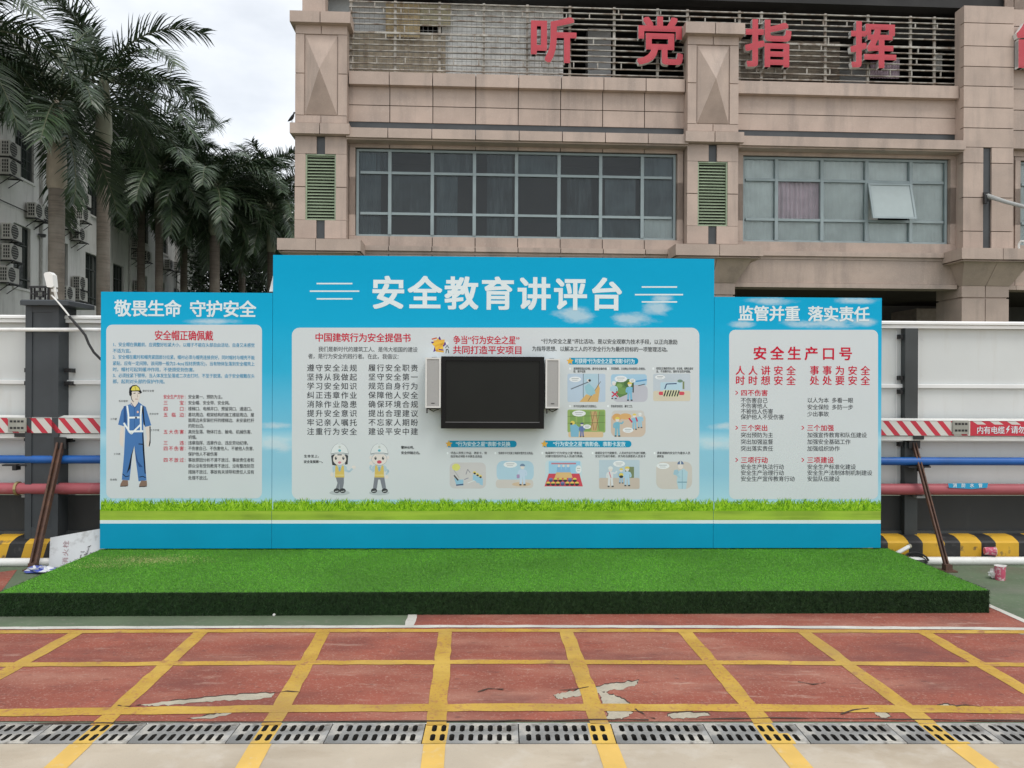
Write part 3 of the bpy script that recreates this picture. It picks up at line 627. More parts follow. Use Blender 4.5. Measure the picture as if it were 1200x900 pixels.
# ---- centre
S = Sheet(BF, -.0007, BO); T = S.text
T('安全教育讲评台', 433.5, 343.5, 37, INKW, x1=732, bold=.026, d=TD)
for x0, x1, yy in [(371, 413, 332.3), (363, 421, 341.2), (371, 413, 350.2), (752, 793.5, 336.3), (744, 800.5, 345.3), (752, 793.5, 353.8)]: S.line([(x0, yy), (x1, yy)], 1.7, INKW)
S.build('title_lettering', secC)
S = Sheet(BF, -.0007, BO); T = S.text
T('中国建筑行为安全提倡书', 369, 395.5, 10.2, INKR, x1=481.5, bold=.017, d=TD)
T('争当“行为安全之星”', 531, 398.3, 9.6, INKR, x1=609, bold=.016, d=TD); T('共同打造平安项目', 530.5, 410, 9.6, INKR, x1=612.5, bold=.016, d=TD)
S.build('red_lettering', secC)
S = Sheet(BF, -.0007, BO); T = S.text
T('我们是新时代的建筑工人、是伟大祖国的建设', 373, 409.3, 6.0, INKK2, x1=489.5, bold=.004, d=TD); T('者，是行为安全的践行者。在此，我倡议：', 361, 417.5, 6.0, INKK2, x1=471, bold=.004, d=TD)
for i, (u, v) in enumerate([('遵守安全法规', '履行安全职责'), ('坚持从我做起', '坚守安全第一'), ('学习安全知识', '规范自身行为'), ('纠正违章作业', '保障他人安全'), ('消除作业隐患', '确保环境合规'), ('提升安全意识', '提出合理建议'), ('牢记亲人嘱托', '不忘家人期盼'), ('注重行为安全', '建设平安中建')]):
    yy = 431 + i * 10.65; T(u, 359, yy, 8.2, INKK2, x1=419, bold=.010, d=TD); T(v, 431, yy, 8.2, INKK2, x1=490.5, bold=.010, d=TD)
T('“行为安全之星”评比活动，是以安全观察为技术手段，以正向激励', 634, 400.2, 5.8, INKK, x1=794, bold=.010, d=TD); T('为指导思想、以解决工人的不安全行为为最终目标的一项管理活动。', 623.5, 409, 5.8, INKK, x1=786, bold=.010, d=TD)
T('生命至上，', 356, 534.5, 3.4, INKK, pitch=4.1, bold=.02, d=TD); T('安全发展第一。', 356, 541, 3.4, INKK, pitch=3.5, bold=.02, d=TD)
T('警钟长鸣，', 470, 524.3, 3.4, INKK, pitch=3.5, bold=.02, d=TD); T('安全伴随左右。', 470, 530.6, 3.4, INKK, pitch=3.5, bold=.02, d=TD)
for x0, yy, t, x1 in [(672, 432, '清理楼层临边杂物，遵守安全操作规', 711), (672, 435.2, '程，爱护设施', 686), (716, 432, '发现隐患，主动制止并向管理人员报告。', 758), (769, 431.8, '按规定正确使用安全带、安全绳，保障自身安', 812.5), (769, 435.2, '全，不违章作业，做好安全防护措施。', 811), (672, 476, '对不安全现象进行劝阻制止。', 701), (716, 476, '积极参加培训，遵守工艺。', 743),
                      (528, 530.8, '评选人员凭工作证、表彰卡，到', 570.5), (528, 534.8, '指定地点领取卡并换生活用品', 565), (584, 531, '凭表彰卡可兑换工地超市里的生活用品。', 626.5), (639, 530.8, '每周举行“行为安全之星”表彰会，', 685), (639, 534.6, '对遵守规范的作业人员进行表扬。', 685.5), (697.5, 530.8, '组建安全行为观察员，人员对作业行为进行观察，', 759), (697.5, 534.6, '安全行为进行表彰，并为符合表彰的人员发卡', 756.5), (770, 530.8, '表彰周期内安全行为最多人员', 809), (770, 534.6, '颁奖金', 778)]:
    T(t, x0, yy, 3.0, INKK, x1=x1, bold=.012, d=TD)
for x0, yy in [(668, 432), (712.5, 432), (765.5, 432), (668, 476), (712.5, 476), (524.5, 531), (580.5, 531), (635.5, 531), (694.5, 531), (767, 531)]: S.ell(x0, yy, 1.2, 1.5, ink(206, 214, 216), 8)
S.build('black_lettering', secC)
def star(S, cx, cy, r0, m, k=.42, rot=-90):
    S.poly([(cx + (r0 if i % 2 == 0 else r0 * k) * math.cos(R(rot + 36 * i)), cy + (r0 if i % 2 == 0 else r0 * k) * math.sin(R(rot + 36 * i))) for i in range(10)], m)
GOLD = ink(200, 158, 70); PILL = ink(24, 132, 168)
for x0, x1, yy, t, tx0, tx1 in [(667, 748, 423.2, '可获得“行为安全之星”表彰卡行为', 673.5, 744), (525, 605.5, 520.3, '“行为安全之星”表彰卡兑换', 534, 598), (637, 740, 520.3, '“行为安全之星”表彰会、表彰卡发放', 648, 733)]:
    S = Sheet(BF, -.0007, BO); S.rrect(x0, yy - 3.9, x1, yy + 3.9, 3.6, PILL); S.rrect(x0, yy - 3.9, x0 + 8, yy + 3.9, .5, PILL); star(S, x0 + 1, yy, 4.4, GOLD, .5)
    S.text(t, tx0, yy, 5.6, ink(190, 212, 218), x1=tx1, bold=.02, d=TD); S.build('heading_pill', secC)
# star emblem beside the red heading
S = Sheet(BF, -.0007, BO); star(S, 514.5, 404.5, 10.5, ink(84, 54, 120), .5, -86); star(S, 514, 404, 8, ink(206, 170, 64), .62, -100)
S.line([(508, 400), (521, 399)], 2.4, GOLD); S.line([(509, 406), (520, 402), (511, 411), (520, 412)], 2.2, ink(196, 152, 60)); S.line([(506, 397.5), (512, 396)], 1.6, ink(178, 92, 60))
S.ell(524, 402, 1.6, 1.8, ink(204, 206, 204)); S.line([(522, 408), (524, 404.5), (526, 408)], .7, INKK); S.line([(522.6, 414), (523, 409.5), (525, 409.5), (526, 414)], .9, INKK)
S.build('star_emblem', secC)
W_ = ink(200, 206, 206); SKN = ink(204, 196, 190); YEL = ink(202, 180, 66); LB = ink(128, 178, 196); NAVY = ink(40, 56, 92); BLK = ink(26, 28, 30)
def guy(S, x, y, h, suit=LB, hat=W_, arm=0, hair=BLK):
    """small printed worker, feet at (x,y), h tall"""
    u = h / 10.0
    S.line([(x - .9 * u, y), (x - .7 * u, y - 4.2 * u)], 1.1 * u, suit); S.line([(x + .9 * u, y), (x + .6 * u, y - 4.2 * u)], 1.1 * u, suit)
    S.line([(x - 1.5 * u, y), (x - .5 * u, y)], .7 * u, BLK); S.line([(x + .5 * u, y), (x + 1.6 * u, y)], .7 * u, BLK)
    S.poly([(x - 1.3 * u, y - 4 * u), (x + 1.2 * u, y - 4 * u), (x + 1.4 * u, y - 7.2 * u), (x, y - 7.7 * u), (x - 1.5 * u, y - 7.2 * u)], suit)
    S.line([(x - 1.4 * u, y - 7 * u), (x - 2 * u, y - 5.6 * u), (x - 1.7 * u, y - 4.3 * u)], .8 * u, suit)
    if arm: S.line([(x + 1.3 * u, y - 7 * u), (x + 2.4 * u, y - 6.6 * u), (x + 3.2 * u, y - 7.8 * u)], .8 * u, suit)
    else: S.line([(x + 1.3 * u, y - 7 * u), (x + 2 * u, y - 5.7 * u), (x + 1.7 * u, y - 4.4 * u)], .8 * u, suit)
    S.ell(x, y - 8.7 * u, 1.05 * u, 1.15 * u, SKN, 10); S.ell(x, y - 9.0 * u, 1.3 * u, 1.25 * u, hat, 10, 180, 360)
def bubble(S, cx, cy, rx, ry): S.ell(cx, cy, rx, ry, ink(208, 214, 216), 16); S.line([(cx - rx * .6, cy - ry * .25), (cx + rx * .6, cy - ry * .25)], .7, ink(130, 136, 140)); S.line([(cx - rx * .5, cy + ry * .35), (cx + rx * .4, cy + ry * .35)], .6, ink(140, 146, 150))
def pic():
    S = Sheet(BF, -.0007, BO); S.fade = .2; return S
S = pic(); S.rrect(665, 438, 709.5, 471, 2, ink(160, 180, 200)); S.rrect(684, 438, 701, 468, .5, ink(150, 180, 196)); S.line([(683.5, 438), (683.5, 468)], .7, ink(70, 84, 100)); S.line([(701.5, 438), (701.5, 452)], .7, ink(70, 84, 100))
S.poly([(679, 471), (687, 462), (694, 464), (701, 450), (703, 455), (701, 471)], ink(190, 150, 84)); S.line([(689, 470), (700, 453), (704, 447)], .6, ink(70, 64, 60)); S.poly([(685, 453), (690, 449), (696, 455), (698, 461), (692, 464), (687, 461)], ink(122, 172, 186)); S.line([(669, 456), (691, 447)], 1.2, ink(76, 84, 96)); S.ell(690, 445.5, 2.2, 2.2, SKN); S.ell(691, 445.8, 1.5, 1.5, BLK); S.ell(689.5, 444.2, 2.4, 1.8, ink(140, 180, 200), 10, 180, 360); bubble(S, 674, 444.5, 7, 3.2); S.build('scaffold_picture', secC)
S = pic(); S.rrect(716, 438.5, 758, 452, 3, ink(140, 180, 206)); S.rrect(718, 451, 759, 471, 6, ink(166, 168, 178)); S.poly([(721, 448), (737, 444), (743, 448), (740, 460), (726, 466), (719, 458)], ink(66, 104, 46)); S.ell(729, 458, 6, 4, ink(86, 126, 56)); S.ell(735, 450, 4, 3.4, ink(44, 80, 36)); S.ell(726, 452, 3.4, 2.6, ink(100, 140, 70))
guy(S, 719.5, 467, 20, ink(150, 186, 204)); guy(S, 738, 469, 21, ink(96, 160, 192), YEL); S.line([(742, 449), (742, 460)], 1.4, BLK); S.line([(717, 459), (724, 465)], 1.6, INKR); S.line([(724, 459), (717, 465)], 1.6, INKR); S.line([(745, 447), (758, 445)], 1.6, ink(60, 130, 184)); S.line([(748, 452), (756, 450)], .8, BLK); bubble(S, 727.5, 444, 7.4, 3.8); bubble(S, 741, 446, 3.6, 2.4); S.build('stop_picture', secC)
S = pic(); S.rrect(765.5, 438, 809, 470, 2, ink(168, 180, 190)); S.rrect(765.5, 458, 809, 470, 2, ink(190, 182, 158)); S.rrect(774, 448, 799, 458, .5, ink(158, 190, 206)); S.rrect(772, 459, 802, 463, 1.5, ink(186, 48, 62)); S.rrect(777, 457, 796, 465, 1, ink(190, 190, 150))
for i in range(6): S.line([(778 + 3.1 * i, 464.5), (780.4 + 3.1 * i, 457.5)], 1.5, BLK)
S.line([(779, 456), (781, 450), (793, 449.5)], 1.3, NAVY); S.line([(801, 447), (801, 456)], 2, ink(96, 112, 70)); S.ell(797, 446.5, 3.2, 1.8, ink(84, 112, 92)); bubble(S, 773.5, 442, 6, 2.6); S.build('machine_picture', secC)
S = pic(); S.rrect(665, 480, 709.5, 507, 2, ink(122, 152, 74)); S.rrect(666, 506, 707, 512.5, 2, ink(196, 168, 126))
for i in range(5): S.rrect(668 + i * 8.4, 482, 674.5 + i * 8.4, 505, .5, ink(98, 136, 62) if i != 3 else ink(170, 140, 86))
for x0 in (692, 698): S.line([(x0, 504), (x0 + 5, 482)], .7, ink(128, 84, 54)); S.line([(x0 + 4, 504), (x0, 482)], .7, ink(128, 84, 54))
S.line([(665, 488), (709, 487)], .6, ink(76, 96, 44)); S.line([(665, 496), (709, 495)], .6, ink(76, 96, 44)); S.poly([(668, 498), (674, 497), (679, 501), (678, 512), (669, 512)], ink(98, 158, 186)); S.ell(671, 495.5, 2.6, 2.4, YEL); S.ell(669.6, 496.6, 1.4, 1.2, BLK); guy(S, 682, 511.5, 16, ink(70, 92, 150), NAVY); bubble(S, 678.5, 484.5, 8, 3.6); bubble(S, 688, 500, 4.6, 2.6); S.build('formwork_picture', secC)
S = pic(); S.rrect(716, 484, 756.5, 512, 7, ink(182, 164, 146)); S.rrect(717, 481, 755, 490, 4, ink(178, 178, 174)); S.ell(723, 489, 5.5, 4.4, ink(190, 138, 74)); S.ell(733, 488, 7, 3.6, ink(194, 146, 84)); guy(S, 723.5, 511, 22, ink(92, 156, 180), YEL, 1); guy(S, 743.5, 503, 18, ink(110, 164, 190), YEL); guy(S, 750, 501, 17, ink(124, 172, 196)); S.line([(737, 490), (741, 495)], 1.8, INKR); S.line([(745, 489), (747, 494)], 1.6, INKR); bubble(S, 736, 504, 6.4, 3.2); S.build('brick_picture', secC)
S = pic(); S.rrect(527, 542, 569.5, 572.5, 6, ink(178, 176, 176)); S.ell(534.5, 547.5, 4.8, 4.2, ink(196, 196, 92)); S.line([(532, 551), (538, 560)], 1, ink(150, 150, 150)); S.poly([(532, 560), (537, 562), (543, 562), (543, 569), (535, 569)], ink(118, 168, 192)); S.line([(534.5, 568.6), (543, 567.6)], 1.6, NAVY); S.line([(532, 557), (537, 563)], 1.6, BLK)
for i in range(3): S.poly([(554 + 4 * i, 556 + 2 * i), (558 + 4 * i, 557 + 2 * i), (559 + 3.4 * i, 564 + 2.4 * i), (554 + 4 * i, 563 + 2.4 * i)], ink(126, 172, 196)); S.ell(556 + 3.4 * i, 554 + 2.2 * i, 2, 1.8, YEL, 10, 180, 360); S.ell(556.3 + 3.4 * i, 554.8 + 2.2 * i, 1.4, 1.1, BLK)
S.line([(546, 556), (548, 550), (551, 554)], .7, ink(96, 96, 110)); S.line([(544, 562), (549, 560)], .9, ink(110, 110, 130)); S.line([(548, 566), (556, 563)], .8, W_); S.build('exchange_picture', secC)
S = pic(); S.rrect(582, 540, 625.5, 564, 8, ink(150, 184, 202)); S.rrect(581, 562, 625, 572, 4, ink(184, 178, 172)); S.ell(611, 567.5, 11, 2.6, ink(186, 162, 132)); guy(S, 612.3, 568, 24, ink(170, 190, 212), ink(84, 110, 140)); S.rrect(605.5, 556, 609, 560.5, .8, ink(142, 116, 158)); bubble(S, 598, 544.5, 8, 3.6); S.build('reward_picture', secC)
S = pic(); S.rrect(639, 539, 682, 572, 5, ink(176, 196, 204)); S.rrect(643, 540.5, 680, 557, 1, ink(132, 182, 210)); S.line([(646, 543.2), (675, 543.2)], 1.8, ink(170, 96, 110)); 
for i in range(3): S.poly([(653 + 5.4 * i, 547), (657 + 5.4 * i, 547), (658 + 5.4 * i, 554), (652 + 5.4 * i, 554)], ink(108, 158, 200)); S.ell(655 + 5.4 * i, 546, 1.4, 1.5, SKN)
S.poly([(643, 555), (679, 555), (683, 570), (638, 570)], ink(184, 44, 58)); S.poly([(652, 553.5), (669, 553.5), (671, 560), (650, 560)], ink(198, 160, 98))
for j, (yy, n, x0) in enumerate(((562, 6, 645.5), (566.5, 7, 642.5))):
    for i in range(n): S.ell(x0 + 5.6 * i, yy + 1, 2.4, 1.8, BLK if (i + j) % 4 else NAVY); S.ell(x0 + 5.6 * i, yy, 2.4, 2.1, YEL if (i + j) % 4 else ink(96, 96, 150), 10, 180, 360)
bubble(S, 678, 550, 3.4, 4.6); S.build('ceremony_picture', secC)
S = pic(); S.rrect(702, 539, 749.5, 573, 1, ink(160, 180, 192)); S.rrect(702, 560, 749.5, 573, 2, ink(176, 162, 148)); S.rrect(732.5, 547, 743, 560, .6, ink(92, 106, 70)); S.line([(737, 548), (737, 560)], .8, ink(60, 70, 48)); guy(S, 715.5, 570, 23, ink(196, 200, 204), W_, 1); guy(S, 728, 566, 17, ink(126, 166, 196), YEL); guy(S, 735, 569, 22, ink(150, 184, 206), YEL); S.ell(728, 556.5, 2.6, 2.4, YEL); S.ell(728, 558.6, 2.4, 1.6, BLK); S.line([(714, 553), (716, 560)], .9, ink(186, 84, 100)); bubble(S, 725.5, 543.5, 7, 3.6); S.build('award_picture', secC)
S = pic(); S.rrect(769, 541, 811, 573, 8, ink(182, 176, 168)); S.poly([(795, 552), (801, 549), (806, 553), (805, 565), (804, 573), (795, 573), (793, 564)], ink(152, 186, 200)); S.line([(794, 565), (805, 565)], 1, ink(80, 120, 140)); S.line([(799.5, 551), (799.5, 573)], .5, ink(96, 136, 156)); S.poly([(790, 551), (794, 550), (796, 554), (793, 557), (789, 556)], ink(132, 172, 188)); S.line([(793, 556), (797, 560)], 2.4, ink(140, 178, 194)); S.ell(797.5, 546.5, 3, 3.2, SKN); S.ell(797.5, 544.2, 3.8, 4, ink(70, 92, 126), 12, 180, 360); S.line([(797.5, 540.5), (797.5, 544)], 1.2, W_); bubble(S, 777, 546, 7.6, 3.6); S.build('salute_picture', secC)
# two printed cartoon site workers in white helmets and yellow waistcoats
def toon(x, girl):
    S = pic(); X = lambda u: x + u; GR = ink(96, 100, 110); SH = ink(150, 176, 190); LN = ink(110, 118, 124); VE = ink(192, 164, 70)
    S.ell(X(0), 577.5, 12, 3, ink(158, 166, 170))
    if girl: S.poly([(X(-5), 558), (X(5), 558), (X(5), 566), (X(3.5), 574), (X(-.5), 574), (X(0), 566), (X(-1), 574), (X(-5), 574), (X(-2.5), 566)], GR)
    else: S.poly([(X(-5.6), 558), (X(5.6), 558), (X(8), 572), (X(3.6), 573), (X(1), 562), (X(-1.4), 562), (X(-3), 573), (X(-7.4), 572)], GR)
    f = (-3.4, 3.6) if girl else (-6.2, 6.4)
    for k in f: S.ell(X(k), 575, 3.6, 2.8, BLK); S.line([(X(k - 2), 576), (X(k + 2), 575.4)], .6, W_)
    S.poly([(X(-8.5), 547), (X(-5), 545), (X(5), 545), (X(8.5), 547), (X(8), 553), (X(5.4), 552), (X(5.4), 557), (X(-5.4), 557), (X(-5.4), 552), (X(-8), 554)], SH)
    S.poly([(X(-5), 546), (X(-3), 545), (X(0), 553), (X(3), 545), (X(5), 546), (X(5.6), 559.5), (X(-5.6), 559.5)], VE); S.line([(X(-5.6), 556.8), (X(5.6), 556.8)], 1.2, ink(204, 184, 110)); S.poly([(X(-1.2), 547), (X(1.2), 547), (X(1.4), 551), (X(0), 553), (X(-1.4), 551)], ink(110, 150, 180))
    S.ell(X(-9), 556, 1.8, 2.6, SKN) if girl else S.ell(X(-9.5), 543, 2.2, 2.6, SKN)
    if girl: S.line([(X(8), 551), (X(11), 553), (X(15), 549)], 2.2, SH); S.ell(X(16.5), 547.5, 2.4, 2, SKN)
    else: S.line([(X(-8), 551), (X(-11), 549), (X(-9.5), 545)], 2.2, SH); S.line([(X(8), 550), (X(11), 552), (X(8), 556)], 2.2, SH); S.ell(X(8.5), 559, 2.2, 2.2, SKN)
    if girl:
        S.poly([(X(-10), 534), (X(-6), 532), (X(-3.6), 545.6), (X(-8.6), 545)], BLK); S.poly([(X(10), 534), (X(6.5), 532), (X(6.4), 544.6), (X(9.4), 544)], BLK)
    S.ell(X(0), 538, 9.2 if not girl else 8, 7.4, LN); S.ell(X(0), 538, 8.9 if not girl else 7.7, 7.1, SKN)
    if not girl: S.ell(X(-10.2), 536, 1.4, 2, SKN); S.ell(X(10.2), 536, 1.4, 2, SKN)
    if girl: S.line([(X(-2.5), 532.6), (X(2.5), 532.6)], 2, BLK)
    for k in (-4.4, 4.4): S.ell(X(k), 537, 1.3, 1.9, BLK); S.ell(X(k + .4), 536.3, .45, .5, W_)
    S.ell(X(0), 542, 1.9, 1.4, ink(186, 104, 118)) if girl else S.ell(X(0), 541.4, 2.8, 2, ink(176, 52, 66))
    S.ell(X(0), 532.5, 10.4, 13, LN, 20, 180, 360); S.ell(X(0), 532.3, 10, 12.5, ink(198, 205, 206), 20, 180, 360); S.line([(X(-10), 532), (X(-5), 531), (X(5), 531), (X(10), 532)], .9, LN); S.ell(X(0), 520.4, 2, 1.6, ink(190, 198, 200)); S.ell(X(0), 528, 1.7, 1.5, ink(60, 150, 170)); S.ell(X(0), 523.8, 1.4, 1.4, ink(170, 178, 170))
    S.build('cartoon_worker_print', secC)
toon(398, True); toon(444.5, False)

# ------------------------------------------------------------------ screen and two speakers hung on the board
def screen():
    d0, d1 = -.105, -.012
    x0, z1 = BF.P(517, 417.5, d0); x1, z0 = BF.P(637.5, 502.5, d0)
    t = BF.empty('flat_screen', (x0 + x1) / 2, -.006, z0); o = (-(x0 + x1) / 2, .006, -z0)
    b = MB(); b.o = o; b.box(x0 + .02, x1 - .02, d0 + .045, d1, z0 + .02, z1 - .02); b.build('back_case', BLACKM, t)
    b = MB(); b.o = o; e = .036; eb = .05; et = .034
    b.box(x0, x0 + e, d0, d0 + .045, z0, z1); b.box(x1 - e, x1, d0, d0 + .045, z0, z1); b.box(x0 + e, x1 - e, d0, d0 + .045, z1 - et, z1); b.box(x0 + e, x1 - e, d0, d0 + .045, z0, z0 + eb)
    b.build('bezel', mat('glossy_black_bezel', (.006, .006, .0065), rough=.3, var=.2, scale=3, spec=.2), t)
    b = MB(); b.o = o; b.box(x0 + e, x1 - e, d0 + .012, d0 + .04, z0 + eb + .006, z1 - et); b.build('display_panel', mat('dead_lcd_glass', (.016, .017, .0155), rough=.3, var=.12, scale=2, spec=.14), t)
    b = MB(); b.o = o; b.box(x0 + e, x1 - e, d0 + .004, d0 + .03, z0 + eb, z0 + eb + .005); b.build('silver_strip', mat('grey_strip', (.16, .16, .16), rough=.4, var=.1), t)
    b = MB(); b.o = o; zc = (z0 + z1) / 2; b.box((x0 + x1) / 2 - .2, (x0 + x1) / 2 + .2, d1, -.0045, zc - .12, zc + .12); b.build('wall_bracket', BLACKM, t)
    tag(t, 'black flat screen, switched off, hung in the middle of the blue board', 'screen')
screen()
def speaker(px0, px1, py0, py1, label):
    d0, d1 = -.13, -.012
    x0, z1 = BF.P(px0, py0, d0); x1, z0 = BF.P(px1, py1, d0)
    t = BF.empty('column_speaker', (x0 + x1) / 2, -.006, z0); o = (-(x0 + x1) / 2, .006, -z0)
    CAS = mat('white_speaker_case', (.66, .66, .64), rough=.4, var=.04); GRI = mat('grey_speaker_cloth', (.36, .36, .355), rough=.7, var=.06, scale=200)
    b = MB(); b.o = o; b.bbox(x0, x1, d0 + .012, d1, z0, z1, .008); b.build('case', CAS, t)
    b = MB(); b.o = o; e = .013
    b.box(x0, x0 + e, d0, d0 + .014, z0, z1); b.box(x1 - e, x1, d0, d0 + .014, z0, z1); b.box(x0 + e, x1 - e, d0, d0 + .014, z1 - .012, z1); b.box(x0 + e, x1 - e, d0, d0 + .014, z0, z0 + .012); b.build('front_rim', CAS, t)
    b = MB(); b.o = o; b.box(x0 + e, x1 - e, d0 + .005, d0 + .0125, z0 + .012, z1 - .012); g = b.build('grille', GRI, t)
    b = MB(); b.o = o; xm = (x0 + x1) / 2; b.box(xm - .014, xm + .014, d0 + .003, d0 + .0055, z0 + .035, z0 + .041); b.build('badge', BLACKM, g)
    b = MB(); b.o = o; b.box(x0 + .01, x1 - .01, d0 + .03, -.0045, z0 - .012, z0 - .002); b.box(x0 + .008, x0 + .018, d0 + .02, d0 + .035, z0 - .045, z0 - .002); b.tube([(x0 + .03, d0 + .05, z0 - .012), (xm, d0 + .05, z0 - .03), (x1 - .02, d0 + .05, z0 - .012)], .004, 6); b.box(xm - .02, xm + .02, d1, -.0045, z1 - .02, z1 + .006); b.build('mounting_bracket', BLACKM, t)
    tag(t, label, 'speaker', 'speakers either side of the screen')
speaker(498.5, 516.3, 419, 478, 'slim white column speaker with grey grille left of the black screen')
speaker(639.5, 656, 420.5, 478.5, 'slim white column speaker with grey grille right of the black screen')

# ================================================================== hoarding, kerb, pipes behind the stage
FF = Frame(0, 6.86, YB)              # sheets of the hoarding
XL, XR = -9.5, 9.5
def fence():
    t = FF.empty('site_hoarding', 0, 0, 0)
    tag(t, 'white sheet metal hoarding with dark grey posts behind the blue board', 'fence')
    ztop = FF.Z(1120, 379, 0); zmid = FF.Z(1120, 452.5, 0); zlow = FF.Z(1120, 513, 0); zsk = FF.Z(1120, 578, 0)
    bays = [(XL, FF.S(-190)), (FF.S(-190), FF.S(48)), (FF.S(48), -.3), (-.3, FF.S(1063)), (FF.S(1063), FF.S(1420)), (FF.S(1420), XR)]
    RAIL = mat('white_fence_rail', (.74, .75, .74), rough=.4, var=.05, scale=3)
    for a, c in bays:
        for za, zb in ((zmid, ztop - .05), (zlow, zmid), (zsk - .02, zlow)):
            b = MB(); b.xprism([(0, za + .002), (0, zb - .002), (.02, zb - .002), (.02, za + .002)], a + .002, c - .002); p = b.build('panel', WHITE, t)
            b = MB()
            for x in (a + .10, c - .10):                       # narrow pressed edge and fixing screws
                b.box(x - .004, x + .004, -.004, -.0005, za + .02, zb - .02)
            for x in (a + .14, c - .14):
                for k in range(2): b.lathe([(.006, 0), (.006, .003)], 6, (x, -.003, za + .1 + k * (zb - za - .2)))
            b.build('pressed_edge', RAIL, p)
        b = MB(); b.box(a, c, .0, .02, .2, zsk - .025); b.build('skirt_panel', mat('dark_grey_skirt_sheet', (.026, .028, .028), rough=.6, var=.15, scale=2, spots=((.07, .065, .06), 6, .6, .75, .5, (1, 1, .3))), t)
        b = MB(); b.box(a, c, -.03, -.001, .2, .245); b.build('sill_rail', POST, t)
    for z, h, d in ((zmid, .018, -.03), (zlow - .01, .026, -.04)):
        b = MB(); b.bbox(XL, XR, d, -.0055, z - h, z + h, .006); b.build('rail', RAIL, t)
    b = MB(); b.bbox(XL, XR, -.055, .03, ztop - .05, ztop - .018, .006); b.bbox(XL, XR, -.07, .06, ztop - .016, ztop + .014, .012); b.build('coping_rail', mat('white_coping', (.80, .80, .78), rough=.4, var=.05, scale=2), t)
    for px in (-190, 1063, 1420):
        x = FF.S(px); b = MB(); b.box(x - .058, x + .058, -.075, -.058, .2, ztop - .052); b.box(x - .058, x - .05, -.058, -.001, .2, ztop - .052); b.box(x + .05, x + .058, -.058, -.001, .2, ztop - .052); b.build('post', POST, t)
        for py in (395, 443, 459, 520):
            z = FF.Z(1063, py); b = MB(); b.box(x - .098, x - .059, -.05, -.042, z - .02, z + .02); b.box(x - .098, x - .09, -.05, -.001, z - .02, z + .02); b.box(x - .085, x - .072, -.056, -.05, z - .006, z + .006); b.build('clamp', BLACKM, t)
fence()
def gate_pillar():
    d0 = -.16; zt_ = FF.Z(50, 357.5, d0); x0 = FF.S(29.5, d0, 450); x1 = FF.S(68.5, d0, 450); zc0 = FF.Z(50, 357.5, -.24); zc1 = FF.Z(50, 351, -.24)
    xm = (x0 + x1) / 2; t = FF.empty('fence_pillar', xm, 0, .2); o = (-xm, 0, -.2)
    tag(t, 'thick dark grey metal pillar with flat cap and fretwork ornament left of the board', 'pillar')
    b = MB(); b.o = o; b.box(x0, x1, d0 + .01, .12, .2, zt_); b.box(x0, x0 + .055, d0, d0 + .01, .2, zt_); b.box(x1 - .055, x1, d0, d0 + .01, .2, zt_); b.box(x0 + .055, x1 - .055, d0 + .002, d0 + .01, zt_ - .06, zt_); b.box(x0 + .055, x1 - .055, d0 + .002, d0 + .01, .2, .3); b.build('shaft', PILLAR, t)
    b = MB(); b.o = o; b.bbox(FF.S(22, -.24), FF.S(79, -.24), -.24, .2, zc0 + .001, zc1, .01); b.build('cap', PILLAR, t)
    z0 = zc1; xa = FF.S(36, -.02, 340); xb = FF.S(57.5, -.02, 340); z1 = FF.Z(47, 335.5, -.02); r = .012
    b = MB(); b.o = o; y0, y1 = -.03, -.01
    def bar(u0, u1, v0, v1): b.box(xa + u0 * (xb - xa), xa + u1 * (xb - xa), y0, y1, z0 + v0 * (z1 - z0), z0 + v1 * (z1 - z0))
    bar(-.08, 1.08, 0, .12); bar(-.1, 1.1, .90, 1.02); bar(0, .07, .12, .90); bar(.93, 1, .12, .90)
    bar(.30, .36, .30, .72); bar(.64, .70, .30, .72); bar(.36, .64, .30, .38); bar(.36, .64, .64, .72); bar(.07, .30, .48, .55); bar(.70, .93, .48, .55); bar(.47, .53, .12, .30); bar(.47, .53, .72, .90); bar(.18, .23, .55, .90); bar(.77, .82, .12, .48); bar(.18, .23, .12, .48); bar(.77, .82, .55, .9)
    b.build('fretwork_ornament', BLACKM, t)
    for py, sgn in ((434, -1), (434, 1), (449, -1), (449, 1), (514, -1), (515, 1)):
        z = FF.Z(40, py); x = x0 if sgn < 0 else x1; b = MB(); b.o = o
        xx = sorted((x + sgn * .002, x + sgn * .06)); b.box(xx[0], xx[1], -.075, -.066, z - .018, z + .018); xe = sorted((x + sgn * .052, x + sgn * .06)); b.box(xe[0], xe[1], -.066, -.001, z - .018, z + .018); xc = (xx[0] + xx[1]) / 2; b.box(xc - .008, xc + .008, -.082, -.075, z - .006, z + .006); b.build('clamp', BLACKM, t)
gate_pillar()
